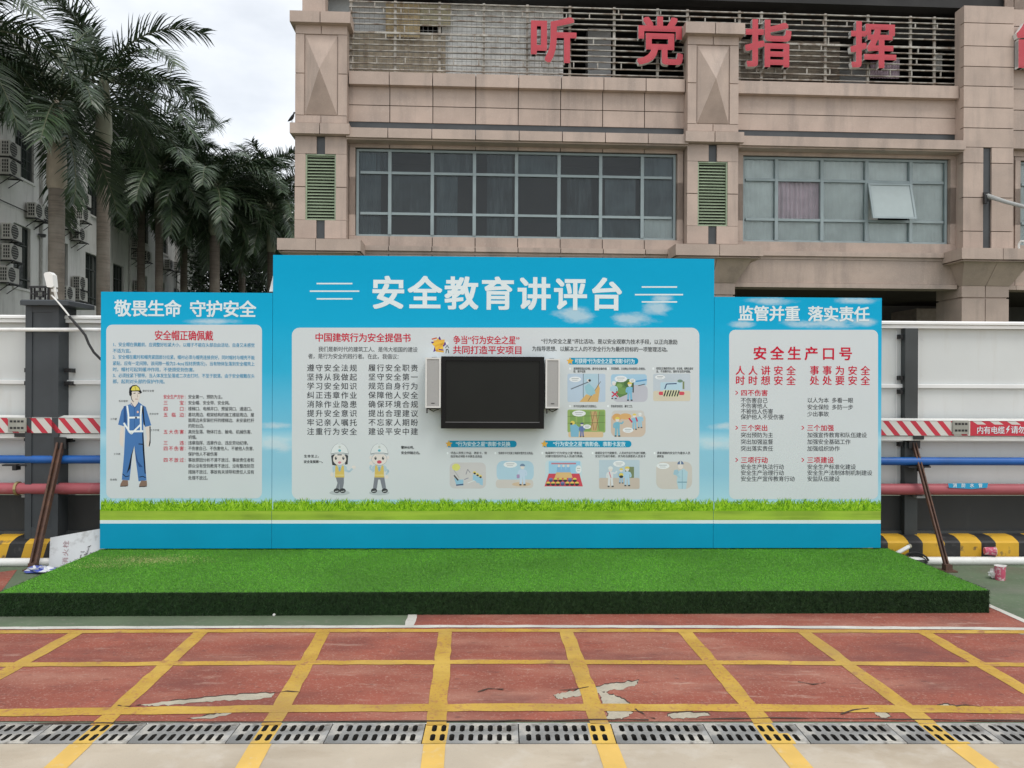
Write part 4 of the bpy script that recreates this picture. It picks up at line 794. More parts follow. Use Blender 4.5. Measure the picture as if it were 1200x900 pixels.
def kerb():
    K0 = -.215; Y, Bk = [], []
    b = MB()
    xs = [FF.S(x, K0, 645) for x in (1065, 1081.5, 1107, 1125.5, 1150, 1167, 1194, 1212)]
    edges = []; x = xs[0]
    right = list(xs)
    while right[-1] < XR + 6: right += [right[-1] + .19, right[-1] + .32][:1]; right.append(right[-1] + .13)
    e = [(right[i], right[i + 1], 1 if i % 2 == 0 else 0) for i in range(len(right) - 1)]
    x = xs[0]; c = 0
    lefts = []
    while x > XL - 6: w_ = .185 if c % 2 == 0 else .13; lefts.append((x - w_, x, 0 if c % 2 == 0 else 1)); x -= w_; c += 1
    off = FF.S(4, K0, 650) - min((l[0] for l in lefts if l[2] == 1), key=lambda q: abs(q - FF.S(4, K0, 650)))
    prof = [(K0, 0), (K0, .172), (K0 + .02, .188), (K0 + .075, .212), (K0 + .10, .218), (.02, .222)]
    for x0, x1, c in sorted(lefts + e):
        if x0 < -2.2: sl = .05; x0 += off; x1 += off
        else: sl = 0
        vs = []
        for k, (y, z) in enumerate(prof):
            u = sl * (z / .2) * 1.2
            vs += [(x0 + u, y, z), (x1 + u, y, z)]
        b.add(vs, [(2 * k, 2 * k + 1, 2 * k + 3, 2 * k + 2) for k in range(len(prof) - 1)], c)
    o = b.build('kerb', [KYEL, KBLK]); o.location = FF.W(0, 0, 0); o.rotation_euler = (0, 0, FF.yaw); struct(o)
kerb()
def hpipe(name, m, px, py, d, r, label, extra=None, x0=XL, x1=XR, wob=.0):
    z = FF.Z(px, py, d); t = FF.empty(name, (x0 + x1) / 2, d, z); rr = random.Random(len(label))
    n = 24; L = x1 - x0; pts = [(-L / 2 + L * i / n, rr.uniform(-wob, wob), rr.uniform(-wob, wob)) for i in range(n + 1)]
    b = MB(); b.tube(pts, r, 12, cap=True); b.build('pipe_run', m, t, smooth=True)
    tag(t, label, 'pipe'); return t, z
tp, zb_ = hpipe('water_pipe', BLUEP, 1120, 540.5, -.14, .036, 'blue pipe running along the hoarding above the red pipe', wob=.0015)
for px in (20, 1077):
    x = FF.S(px, -.14, 545) ; b = MB(); b.box(x - .11, x + .09, -.03, .02, -.055, -.043); b.box(x - .012, x + .02, -.05, .02, -.09, -.043); b.box(x + .08, x + .09, -.01, .139, -.055, -.02); b.build('bracket', BLACKM, tp)
tp, zr_ = hpipe('fire_pipe', REDP, 1120, 573.5, -.13, .050, 'faded red pipe running along the hoarding just below the blue pipe', wob=.0012)
x = FF.S(21, -.13, 573); b = MB(); b.lathe([(.053, -.012), (.060, -.010), (.060, .010), (.053, .012)], 12); b.v = [(x + q[2], q[0], q[1]) for q in b.v]; b.build('brass_collar', mat('dull_brass', (.42, .33, .16), rough=.4, metal=.6), tp)
for px in (31, 1077): x = FF.S(px, -.13, 580); b = MB(); b.box(x - .03, x + .05, -.02, .129, -.075, -.056); b.build('bracket', mat('grey_bracket', (.25, .25, .24), rough=.6), tp)
S = Sheet(FF, -.185, (0, .13, -zr_)); CY = ink(48, 140, 178); S.poly([(1111, 566.5), (1158, 566), (1157, 571.5), (1139, 573), (1112, 571.5)], CY); S.text('消防水管', 1114, 568.8, 4.6, INKW, x1=1154, bold=.02, d=-.187); S.build('cyan_sticker', tp)
x = FF.S(48, -.27, 655)
z = .037
tw, _ = hpipe('drain_pipe', WHITEP, 1170, 657.3, -.29, .036, 'white plastic pipe lying on the ground along the yellow and black kerb', wob=.001)
# thin white rail in front of the pillar (left)
zc = FF.Z(48, 386.5, -.19)
b = MB(); xa, xb = XL, FF.S(330, -.19, 386); n = 14
b.tube([(xa + (xb - xa) * i / n - xa, 0, .004 * math.sin(i * 1.9)) for i in range(n + 1)], .017, 10)
o = b.build('white_conduit', mat('white_conduit_plastic', (.78, .78, .76), rough=.4), None, smooth=True); o.location = FF.W(xa, -.19, zc); o.rotation_euler = (0, 0, FF.yaw); tag(o, 'thin white conduit running across the top of the dark pillar', 'conduit')

def cable_board():
    d0 = -.16
    zt_, zb__ = FF.Z(1090, 493.3, d0), FF.Z(1090, 510.5, d0)
    t = FF.empty('cable_trunking', 0, d0, zb__); o = (0, -d0, -zb__)
    tag(t, 'red and white striped cable trunking fixed along the white hoarding', 'cable trunking')
    b = MB(); b.o = o; b.box(XL, XR, d0 + .004, d0 + .09, zb__, zt_); b.quad((XL, d0 - .003, zt_ + .003), (XR, d0 - .003, zt_ + .003), (XR, d0 + .09, zt_ + .02), (XL, d0 + .09, zt_ + .02)); b.build('trough', WHITEP, t)
    b = MB(); b.o = o; b.box(XL, XR, d0 + .02, d0 + .10, zb__ - .045, zb__ - .008); b.build('lower_lip', WHITEP, t)
    WR = mat('white_reflective_tape', (.62, .61, .57), rough=.45, var=.05); RR = mat('red_reflective_tape', (.52, .025, .05), rough=.4, var=.08, scale=3)
    xj1 = FF.S(1137, d0, 500)
    b = MB(); b.o = o; b.box(XL, xj1, d0 + .0005, d0 + .0035, zb__, zt_, 0); b.box(xj1, XR, d0 + .0005, d0 + .0035, zb__, zt_, 1)
    h = zt_ - zb__; x = FF.S(32, d0, 490) - 30 * .1215
    per = .1215
    for k in range(-10, 130):
        x = FF.S(34.5, d0, 490) + k * per
        if x < XL or x + .05 + h * .82 > xj1: continue
        b.add([(x, d0, zt_ - .001), (x + .052, d0, zt_ - .001), (x + .052 + h * .82, d0, zb__ + .001), (x + h * .82, d0, zb__ + .001)], [(0, 3, 2, 1)], 1)
    for k in range(16):
        x = xj1 + .02 + k * .155
        b.add([(x, d0, zt_ - .001), (x + .08, d0, zt_ - .001), (x + .125, d0, zt_ - .030), (x + .045, d0, zt_ - .030)], [(0, 3, 2, 1)], 0)
    b.build('striped_tape', [WR, RR], t)
    S = Sheet(FF, d0 - .001, o)
    S.text('内有电缆', 1144.5, 504, 8.4, INKW, x1=1177.5, bold=.015, d=d0 - .002); S.text('请勿', 1184.5, 503.5, 8.6, INKW, x1=1202, bold=.015, d=d0 - .002)
    S.poly([(1182, 499), (1178.6, 503.6), (1180.6, 503.6), (1179, 508.5), (1183.4, 502.4), (1181.2, 502.4), (1183.6, 499)], INKW)
    S.build('warning_lettering', t)
    for pxa, pxb, py0, py1 in ((10, 31.5, 489.5, 505.5), (1115.5, 1135, 492.5, 508.5)):
        x0, x1 = FF.S(pxa, d0, 498), FF.S(pxb, d0, 498); z1, z0 = FF.Z(pxa, py0, d0), FF.Z(pxa, py1, d0); b = MB(); b.o = o
        b.bbox(x0, x1, d0 - .014, d0 - .001, z0, z1, .006)
        for i in range(4):
            for j in range(2):
                xx = x0 + (x1 - x0) * (.2 + .2 * i); zz = z0 + (z1 - z0) * (.26 + .48 * j); b.box(xx - .011, xx + .011, d0 - .0155, d0 - .0142, zz - .009, zz + .009, 1)
        b.build('joint_plate', [mat('dusty_plate', (.33, .33, .29), rough=.6, var=.15), BLACKM], t)
    for px in (25, 1079):
        x = FF.S(px, d0, 510); b = MB(); b.o = o; b.box(x - .06, x + .03, d0 - .0, d0 + .015, zb__ - .035, zb__ - .001); b.build('bracket', BLACKM, t)
cable_board()
def brace(pf, pt, dtop, w_, label, shade=RUST):
    f = Vector((*gp(*pf), 0.0)); q = FF.P(*pt, dtop); tpnt = FF.W(q[0], dtop, q[1])
    t = bpy.data.objects.new('steel_brace', None); COL.objects.link(t); t.location = f
    v = tpnt - f; b = MB(); side = Vector((FF.c, FF.n, 0)); nrm = v.normalized().cross(side).normalized(); sd_ = nrm.cross(v.normalized())
    prof = [(-w_, -w_ * .7), (w_, -w_ * .7), (w_, w_ * .7), (w_ * .45, w_ * .7), (w_ * .45, -w_ * .3), (-w_ * .45, -w_ * .3), (-w_ * .45, w_ * .7), (-w_, w_ * .7)]
    n = len(prof); vs = []
    for base in (Vector((0, 0, .0)), v):
        for a, c in prof: vs.append(tuple(base + sd_ * a - nrm * c + (Vector((0, 0, .03)) if base.length < .001 else Vector())))
    b.add(vs, [(i, (i + 1) % n, (i + 1) % n + n, i + n) for i in range(n)]); b.build('channel_bar', shade, t)
    b = MB(); b.box(-.06, .06, -.05, .05, 0.001, .012); b.box(-.028, .028, -.03, .03, .012, .06); b.build('foot_plate', shade, t)
    b = MB(); b.o = tuple(v); b.box(-.05, .05, -.012, .0, -.05, .05); b.build('head_plate', BLACKM, t)
    tag(t, label, 'brace', 'diagonal braces of the hoarding')
brace((39, 668), (71, 519), -.17, .029, 'rusty diagonal brace propping the thick dark pillar left of the board')
brace((1110, 669.5), (1071, 519), -.09, .019, 'dark brown diagonal brace propping the slim post right of the board')

# ------------------------------------------------------------------ antenna, cables, bird, rubbish
def antenna():
    d = -.20; F = FF; c = F.P(61, 330, d); base = F.P(66, 346, d)
    t = F.empty('wireless_antenna', base[0], d, base[1])
    b = MB(); k = (F.S(100, d) - F.S(0, d)) / 100
    out_ = [(-4.5, 12), (-4, 16), (3.5, 17), (6, 13), (7.2, -2), (4.5, -5), (-1.5, -4), (-2.6, 0)]
    ax = lambda u, v: ((u + (c[0] - base[0]) / k * 1.0 - .8) * k, (v + (c[1] - base[1]) / k - 6.0) * k)
    pts = [ax(u * .95, v * .95) for u, v in [(-5.2, 14.5), (-3.8, 16.6), (1.6, 17.6), (5.2, 14), (6.8, -.6), (3.5, -2.0), (-1.4, -1.2)]][::-1]
    b.prism(pts, -.05, .02); b.build('housing', mat('white_radio_housing', (.80, .80, .77), rough=.35, var=.02), t)
    b = MB(); b.tube([(0.004, 0, -.03), (.0, -.02, .03), (-.005, -.02, .07)], .012, 8); b.box(-.03, .01, -.025, .005, .028, .052); b.build('mount', WHITEP, t)
    tag(t, 'small white wireless antenna box tilted above the dark pillar', 'antenna')
    b = MB(); pl = [F.P(60.5, 346, d), F.P(68, 354, d - .04), F.P(76, 363.5, d - .05), F.P(82, 371.5, d - .04)]
    p3 = [(x - base[0], yy, z - base[1]) for (x, z), yy in zip(pl, (0, -.04, -.05, -.04))]
    o = b; b.tube(p3, .007, 8); ob = b.build('antenna_lead', mat('white_cable', (.75, .75, .72), rough=.4), None, smooth=True); ob.location = F.W(base[0], d, base[1]); ob.rotation_euler = (0, 0, F.yaw); tag(ob, 'thin white lead dropping from the antenna to the black cable', 'cable')
    b = MB(); px_ = [(81, 370.5), (85, 375), (90, 381), (95, 386.5), (100, 393), (104, 403), (110, 413), (118, 421), (128, 427)]
    pl = [F.P(x, y, -.24) for x, y in px_]; b.tube([(x - pl[0][0], 0, z - pl[0][1]) for x, z in pl], .011, 8)
    ob = b.build('black_cable', BLACKM, None, smooth=True); ob.location = F.W(pl[0][0], -.24, pl[0][1]); ob.rotation_euler = (0, 0, F.yaw); tag(ob, 'thick black cable sagging from the white lead down behind the board', 'cable')
antenna()
def leaning_sheet():
    A = Vector((*gp(57, 666), 0)); U = at(59, 630, A.y + .075) - A
    Bx = Vector((at(124, 450, A.y + .01).x, A.y + .012, 0)); B1 = Bx + U * ((at(121, 618.5, A.y + .1).z) / U.z); A1 = A + U
    t = bpy.data.objects.new('leaning_signboard', None); COL.objects.link(t); t.location = A
    a, a1, b0, b1 = A - A, A1 - A, Bx - A, B1 - A
    n = (b0 - a).cross(a1 - a).normalized()
    if n.y > 0: n = -n
    b = MB(); th = n * -.012
    q = [a, b0, b1, a1]; b.add([tuple(p) for p in q] + [tuple(p + th) for p in q], [(0, 1, 2, 3), (7, 6, 5, 4), (0, 4, 5, 1), (1, 5, 6, 2), (2, 6, 7, 3), (3, 7, 4, 0)])
    sh = b.build('sheet', mat('scuffed_white_sheet', (.60, .62, .63), rough=.5, var=.06, scale=4, stain=((.28, .27, .26), 7, .57, .68, .6, (1, 1, 1))), t)
    # faded red characters, sheet lies on its side: they read upwards
    b = MB(); L0 = (b0 - a); H0 = (a1 - a); PNK = mat('faded_red_lettering', (.52, .36, .38), rough=.6)
    def P(u, v): return a + L0 * u + H0 * v + n * .002
    for i, c in enumerate('消火栓'):
        vs, fs, *_ = glyph(c, .01); sz = .27; u0, v0 = .285 + .0 * i, .12 + .27 * i
        b.add([tuple(P(u0 + (.385 - gy) * sz * .42, v0 + gx * sz * .9)) for gx, gy, _q in vs], fs)
    r = random.Random(4)
    b.build('lettering', PNK, sh)
    b = MB()
    for i in range(14):
        u, v = r.uniform(.55, .97), r.uniform(.2, .9); p0_ = P(u, v); pts = [P(u + k * r.uniform(-.012, .02), v + k * r.uniform(-.03, .03)) + n * .002 for k in range(4)]
        b.tube(pts, .0028, 4)
    b.build('scribbles', mat('grey_scribble', (.25, .24, .25), rough=.7), sh)
    tag(t, 'white signboard with faded red lettering leaning on its side left of the stage', 'signboard')
leaning_sheet()
def crumple(name, m, p, sx, sy, sz, seed, label, cat, extra=None):
    r = random.Random(seed); b = MB(); n, k = 14, 9
    for i in range(k + 1):
        th = math.pi * i / k
        for j in range(n):
            ph = 2 * math.pi * j / n; q = 1 + r.uniform(-.28, .28)
            b.v.append((sx * math.sin(th) * math.cos(ph) * q, sy * math.sin(th) * math.sin(ph) * q, max(0, sz * (.5 + .5 * math.cos(th)) * (1 + r.uniform(-.25, .25)))))
    for i in range(k):
        for j in range(n): f = (i * n + j, (i + 1) * n + j, (i + 1) * n + (j + 1) % n, i * n + (j + 1) % n); b.f.append(f); b.m.append(0 if r.random() < .5 or not isinstance(m, list) else 1)
    o = b.build(name, m); o.location = p; tag(o, label, cat); return o
crumple('plastic_bag', [mat('white_film', (.6, .62, .66), rough=.3, var=.1), mat('blue_film', (.06, .09, .36), rough=.3, var=.3)], (*gp(47, 671), .0), .115, .07, .05, 6, 'crumpled blue and white plastic bag at the foot of the left brace', 'bag')
PINK = mat('pink_carton', (.58, .10, .17), rough=.55, var=.10, scale=30, spots=((.74, .62, .62), 26, .5, .6, .8, (1, 1, 1)))
def can(p, r_, h, rot, label):
    t = bpy.data.objects.new('instant_noodle_cup', None); COL.objects.link(t); t.location = p; t.rotation_euler = rot
    b = MB(); b.lathe([(0, 0), (r_ * .86, 0), (r_ * .88, .004), (r_, h), (r_ * 1.05, h + .002), (r_ * 1.05, h + .006), (r_ * .95, h + .004), (r_ * .8, .01), (0, .01)], 18); b.build('cup_wall', PINK, t, smooth=True)
    b = MB(); b.lathe([(0, h + .006), (r_ * .9, h + .0075), (r_ * 1.07, h + .009), (r_ * 1.08, h + .0065)], 18); b.lathe([(0, 0), (r_ * .5, 0)], 10, (r_ * 1.1, 0, h + .008)); b.build('foil_lid', mat('white_foil', (.72, .70, .68), rough=.4), t, smooth=True)
    t.name = 'paper_cup'; tag(t, label, 'cup', 'discarded pink paper cups')
can((*gp(1172, 679.5), 0), .040, .105, (0, 0, .3), 'pink paper cup standing on the green ground beside white scraps')
q = FF.W(FF.S(1153, -.26, 650), -.265, .115); can(q, .036, .08, (R(90), R(6), R(78)), 'pink and white paper cup lying on its side on the white pipe by the kerb')
crumple('paper_scrap', mat('white_tissue', (.7, .69, .66), rough=.8, var=.06), (*gp(1165, 678), .0), .045, .03, .075, 9, 'white paper scrap leaning beside the standing pink cup', 'litter')
crumple('paper_scrap', mat('white_tissue', (.7, .69, .66)), (*gp(321, 722), .0), .009, .008, .016, 11, 'tiny white scrap against the front of the turf stage', 'litter')
def tube_lamp():
    a = FF.P(1048, 650, -.36); c = FF.P(1065, 640.5, -.30); b = MB(); p0_ = FF.W(a[0], -.36, a[1]); p1_ = FF.W(c[0], -.30, c[1])
    t = bpy.data.objects.new('lamp_tube', None); COL.objects.link(t); t.location = p0_; v = p1_ - p0_
    b.tube([v * -.35, v], .017, 8); b.build('white_tube', mat('white_tube_plastic', (.72, .72, .70), rough=.35), t)
    b = MB(); b.tube([v * 1.001, v * 1.10], .019, 8); b.build('end_cap', mat('dull_end_cap', (.35, .33, .25), rough=.5), t); tag(t, 'white tube sticking out between the turf stage and the kerb on the right', 'tube')
    b = MB()
    for k in range(3):
        pts = [(.13 * math.cos(R(a_)) * (1 - .12 * k) + .02 * k, .05 * math.sin(R(a_)) - .01 * k, .012 + .022 * k + .05 * max(0, math.sin(R(a_)))) for a_ in range(0, 361, 20)]; b.tube(pts, .008, 6, cap=False)
    o = b.build('cable_coil', BLACKM, None, smooth=True); g_ = gp(1070, 664); o.location = (g_[0], g_[1] + .04, .0); tag(o, 'loose coil of black cable on the ground at the back right corner of the stage', 'cable')
tube_lamp()

# ================================================================== pink granite building
B = Frame(0, 16.0, 2.9)
bd = B.empty('granite_building', 2.5, 4, 0); BDO = (-2.5, -4, 0)
tag(bd, 'pink granite office building with dark windows behind the blue board', 'building')
def nb(): b = MB(); b.o = BDO; return b
def band(b, s0, s1, z0, z1, d, th, js=(), jz=(), gap=.017):
    """a course of separate stone panels with open joints"""
    xs = [s0] + [j for j in sorted(js) if s0 + .02 < j < s1 - .02] + [s1]; zs = [z0] + list(jz) + [z1]; g = gap / 2
    for i in range(len(xs) - 1):
        for k in range(len(zs) - 1):
            b.box(xs[i] + (g if i else 0), xs[i + 1] - (g if i < len(xs) - 2 else 0), d, d + th, zs[k] + (g if k else 0), zs[k + 1] - (g if k < len(zs) - 2 else 0))
XS = lambda px, d=0, py=200: B.S(px, d, py)
ZB = lambda py, d=0, px=430: B.Z(px, py, d)
s_end = 15.0
mod = (XS(755) - XS(456.5)) / 6; j0 = XS(456.5)
JS = [j0 + mod * k for k in range(-2, 22)]
zCop1, zCop0 = ZB(83.5, -.14), ZB(98.5, -.14)
zPar0, zDk0 = ZB(142.5), ZB(148.5, .05)
zLed1, zLed0 = ZB(149.5, -.36), ZB(162.5, -.36)
zWt, zWb = ZB(173.2), ZB(276.5)
zSil0 = ZB(288.5); zCap1 = B.Z(1150, 290.5, -.75); zCap0 = B.Z(1150, 303.5, -.75); zCor1 = B.Z(1150, 309, -.55); zCor0 = B.Z(1150, 335.5, -.12); zFa0 = B.Z(1000, 337.5, -.10)
sP = [(XS(345.5, -.28), XS(406, -.28)), (XS(805.5, -.28), XS(865, -.28)), (XS(1129, -.28), XS(1187.5, -.28))]
bays = [(sP[0][1], sP[1][0]), (sP[1][1], sP[2][0]), (sP[2][1], s_end)]
# backing mass (dark joints show it) with window openings
b = nb()
wins = [(XS(416.5), XS(793.5)), (XS(870.5), XS(1113)), (XS(1195), s_end - .6)]
sL = sP[0][0] + .02
segs = [(sL, wins[0][0] - .02)] + [(wins[i][1] + .02, wins[i + 1][0] - .02) for i in range(2)] + [(wins[2][1] + .02, s_end)]
for a, c in segs: b.box(a, c, .035, .30, zWb - .01, zWt + .01)
b.box(sL, s_end, .035, .30, zWt + .01, zCop1 - .05); b.box(sL, s_end, .036, .30, zFa0 + .10, zWb - .01)
b.box(sL, sL + .25, .30, 12, zFa0, 13.5); b.box(s_end - .25, s_end, .30, 12, 0, 13.5); b.box(sL, s_end, 11.8, 12, 0, 13.5)
b.box(sL + .25, s_end - .25, .30, 11.8, zFa0 + .1, zFa0 + .25)           # first-floor slab = ceiling of the arcade
b.box(sL + .25, s_end - .25, .30, 11.8, zCop0 - .35, zCop0 - .25)        # terrace slab
b.build('core_wall', JOINT, bd)
for bi, (a, c) in enumerate(bays):
    js = JS if bi == 0 else [a + (c - a) * 0 + XS(px, 0) for px in (916, 970, 1023, 1076)] if bi == 1 else [XS(1187.5) + .95 * k for k in range(9)]
    w0, w1 = wins[bi]
    b = nb()
    if bi < 2:
        band(b, a, c, zPar0, zCop0 - .002, -.0, .034, js, [(zPar0 + zCop0) / 2 - .02])
        band(b, a + .02, c - .02, zCop0, zCop1, -.14, .44, js)
    else: band(b, a, c, zLed0 + .02, ZB(3), -.0, .034, js, [zLed0 + .02 + .76 * k for k in range(1, 6)])
    # lintel, jambs with mitred frame, sill course
    band(b, w0 - .12, w1 + .12, zWt + .004, zLed0 - .002, -.02, .055, js)
    band(b, a, w0 - .125, zSil0, zLed0 - .002, -.005, .04, (), [zWt + .02, zWt - .60, zWb + .42]); band(b, w1 + .125, c, zSil0, zLed0 - .002, -.005, .04, (), [zWt + .02, zWt - .60, zWb + .42])
    for x0, x1 in ((w0 - .12, w0), (w1, w1 + .12)): band(b, x0 + .002, x1 - .002, zWb, zWt, -.03, .22, (), [zWt - .62, zWb + .44])
    band(b, w0 - .12, w1 + .12, zSil0 + .003, zWb - .004, -.03, .28, js)
    b.build('wall_cladding', STONE, bd)
    b = nb(); 
    if bi < 2:
        b.box(a, c, .02, .034, zLed1 + .01, zPar0 - .003); b.build('dark_band', RECD, bd)
        b = nb(); band(b, a, c - (.0 if bi == 0 else .0), zLed0 + .03, zLed1, -.36, .39, js); b.box(a, c, -.30, .03, zLed0 - .0, zLed0 + .028); b.build('cornice', STONE, bd)
    # sill moulding and sloping fascia under the windows
    b = nb(); band(b, a, c, zSil0 - .11, zSil0 - .012, -.16, .19, js); b.box(a, c, -.09, .03, zSil0 - .012, zSil0 + .002); b.box(a, c, -.10, .034, zSil0 - .17, zSil0 - .112); b.build('sill_moulding', STONE, bd)
    b = nb()
    xs = [a] + [j for j in js if a + .1 < j < c - .1] + [c]
    for x0, x1 in zip(xs, xs[1:]):
        b.xprism([(-.08, zSil0 - .172), (.034, zSil0 - .172), (.034, zFa0 + .10), (-.06, zFa0 + .10)], x0 + .006, x1 - .006)
        b.box(x0 + .006, x1 - .006, -.10, .3, zFa0, zFa0 + .092)
    b.build('sloping_fascia', STONE, bd)
# pilasters
LOUV = mat('green_louvre_slats', (.31, .38, .26), rough=.5, var=.1, scale=3)
for i, (a, c) in enumerate(sP):
    m = (a + c) / 2; f = -.28; W_2 = c - a
    b = nb()
    if i < 2:
        t0, t1 = ZB(32, f), ZB(42, f); zb = ZB(136, f); iw = W_2 * .31
        rx0, rx1 = m - iw, m + iw
        zm = ZB(87.5, f)
        b.box(a + .002, c - .002, f + .03, .034, zb - .2, ZB(29, f))
        band(b, a, rx0 - .02, zb, t1, f, .10, (), [zm]); band(b, rx1 + .02, c, zb, t1, f, .10, (), [zm]); band(b, a, c, t1 + .012, t0 + .012, f, .10, [m])
        band(b, a, c, ZB(145, f), zb - .012, f, .10, [m])
        band(b, a - .085, c + .085, ZB(27.5, f - .14), ZB(14.5, f - .14), f - .14, .5, [m]); b.box(a - .03, c + .03, f - .07, .1, ZB(31.5, f), ZB(27.6, f))
        band(b, a - .075, c + .075, ZB(157.5, f - .14), ZB(145.2, f - .14), f - .14, .46, [m]); b.box(a - .03, c + .03, f - .07, .1, ZB(160.5, f), ZB(157.6, f - .1))
        # lower shaft: slot, louvre, slot
        z1, z0 = ZB(161, f), ZB(280, f); lt, lb = ZB(181.5, f), ZB(258.5, f); sw = W_2 * .083; lw = W_2 * .295
        b.box(a + .002, c - .002, f + .12, .034, z0, z1)
        for q0, q1, sg_ in ((a, m - sw, 0), (m + sw, c, 1)):
            band(b, q0, q1, lt + .006, z1, f, .13, (m - lw, m + lw) if False else ()); band(b, q0, q1, z0, lb - .006, f, .13)
        band(b, a, m - lw, lb, lt, f, .13, (), [lb + (lt - lb) * .5]); band(b, m + lw, c, lb, lt, f, .13, (), [lb + (lt - lb) * .5])
        pl = b.build('pilaster', STONE, bd)
        b = nb(); b.box(m - sw, m + sw, f + .045, f + .118, lt + .006, z1 - .002); b.build('dark_slot', RECD, pl); b = nb(); b.box(m - sw, m + sw, f + .045, f + .118, z0 + .002, lb - .006); b.build('dark_slot', RECD, pl)
        b = nb(); n = 21
        for k in range(n):
            z = lb + (lt - lb) * (k + .5) / n; h = (lt - lb) / n
            b.xprism([(f + .03, z - h * .42), (f + .034, z - h * .42), (f + .088, z + h * .36), (f + .084, z + h * .36)], m - lw + .03, m + lw - .03)
        b.box(m - lw, m - lw + .028, f + .02, f + .115, lb, lt); b.box(m + lw - .028, m + lw, f + .02, f + .115, lb, lt); b.box(m - lw + .028, m + lw - .028, f + .02, f + .115, lt - .025, lt); b.box(m - lw + .028, m + lw - .028, f + .02, f + .115, lb, lb + .025); b.box(m - lw + .028, m + lw - .028, f + .105, f + .116, lb + .025, lt - .025, 1); b.build('louvre', [LOUV, DARK], pl)
        # pyramid relief
        b = nb(); zz0, zz1 = zb + .01, t1 - .01; pz = zm + .03; x0, x1 = rx0, rx1; ap = (m, f - .19, pz); y = f + .012
        for tri, mi in (((x0, y, zz0), (x1, y, zz0), ap), 1), (((x1, y, zz0), (x1, y, zz1), ap), 0), (((x1, y, zz1), (x0, y, zz1), ap), 0), (((x0, y, zz1), (x0, y, zz0), ap), 0): b.poly(tri, mi)
        b.build('pyramid_relief', [STONE, STONESH], pl)
        if i == 0:
            b = nb(); band(b, a + .12, c - .45, ZB(13.5, f), 13.5, f + .06, .3); b.build('upper_pier', STONE, bd)
    else:
        zt3, z0 = B.Z(1150, 7, f), zCap1; sw = W_2 * .085; ms = m - .02; lt, lb = B.Z(1158, 172.5, f), zCap1 + .02
        b.box(a + .002, c - .002, f + .12, .034, z0, zt3)
        rows = [B.Z(1150, y_, f) for y_ in (27, 54, 78, 101, 126, 150)]
        band(b, a, c, lt, zt3, f, .13, (), sorted(rows)); band(b, c + .003, s_end, lt + .02, zt3, f + .10, .2, [c + .95 * k for k in range(1, 9)], sorted(rows))
        rows = [B.Z(1150, y_, f) for y_ in (271, 231.5, 191)]
        band(b, a, ms - sw, lb, lt - .012, f, .13, (), rows); band(b, ms + sw, c, lb, lt - .012, f, .13, (), rows); b.build('corner_pier', STONE, bd)
        b = nb(); b.box(ms - sw, ms + sw, f + .045, f + .118, lb, lt - .012); b.build('dark_slot', RECD, bd)
    # flared capital under the pier and the arcade column below it
    b = nb(); e = .36 if i < 2 else .33
    xa, xc = a - e, c + e
    if i == 0: xa = XS(325, -.75); 
    b.xprism([(-.75, zCap0), (-.75, zCap1), (.0, zCap1), (.0, zCap0)], xa, m - .006); b.xprism([(-.75, zCap0), (-.75, zCap1), (.0, zCap1), (.0, zCap0)], m + .006, xc)
    b.box(xa + .08, xc - .08, -.66, .02, zCap0 - .035, zCap0 - .001); b.box(xa + .02, xc - .02, -.70, .02, zCor1 + .035, zCap0 - .036)
    k0, k1 = xa + .16, xc - .16; q0, q1 = a + .02, c - .02
    for (u0, u1, l0, l1) in ((k0, m - .005, q0, m - .005), (m + .005, k1, m + .005, q1)):
        b.add([(u0, -.58, zCor1 + .034), (u1, -.58, zCor1 + .034), (l1, -.22, zCor0), (l0, -.22, zCor0), (u0, .3, zCor1 + .034), (u1, .3, zCor1 + .034), (l1, .3, zCor0), (l0, .3, zCor0)], [(0, 3, 2, 1), (1, 2, 6, 5), (0, 4, 7, 3), (2, 3, 7, 6)])
    cp = b.build('pier_capital', STONE, bd)
    b = nb(); y0 = -.2; cz = B.Z(1150, 349, -.2)
    for z0, z1, hw in ((0, cz - .02, 0), (cz + .015, zCor0 - .002, .0)):
        band(b, a + .03 - hw, c - .03 + hw, z0, z1, y0, .9, [m], [.9, 1.8] if z0 == 0 else [])
    b.box(a + .06, c - .06, y0 + .03, .66, cz - .02, cz + .015); b.build('column', STONE, bd)
# arcade interior
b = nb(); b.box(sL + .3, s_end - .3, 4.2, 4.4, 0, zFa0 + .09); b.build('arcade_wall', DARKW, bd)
b = nb(); b.box(XS(1062, 3.5), XS(1125, 3.5), 3.0, 4.19, .0, zFa0 - .1); b.box(XS(1060, 1.0), XS(1062, 1.0), 1.0, 4.1, 1.0, 2.8); b.build('arcade_partition', mat('brown_grey_partition', (.34, .28, .24), rough=.8), bd)
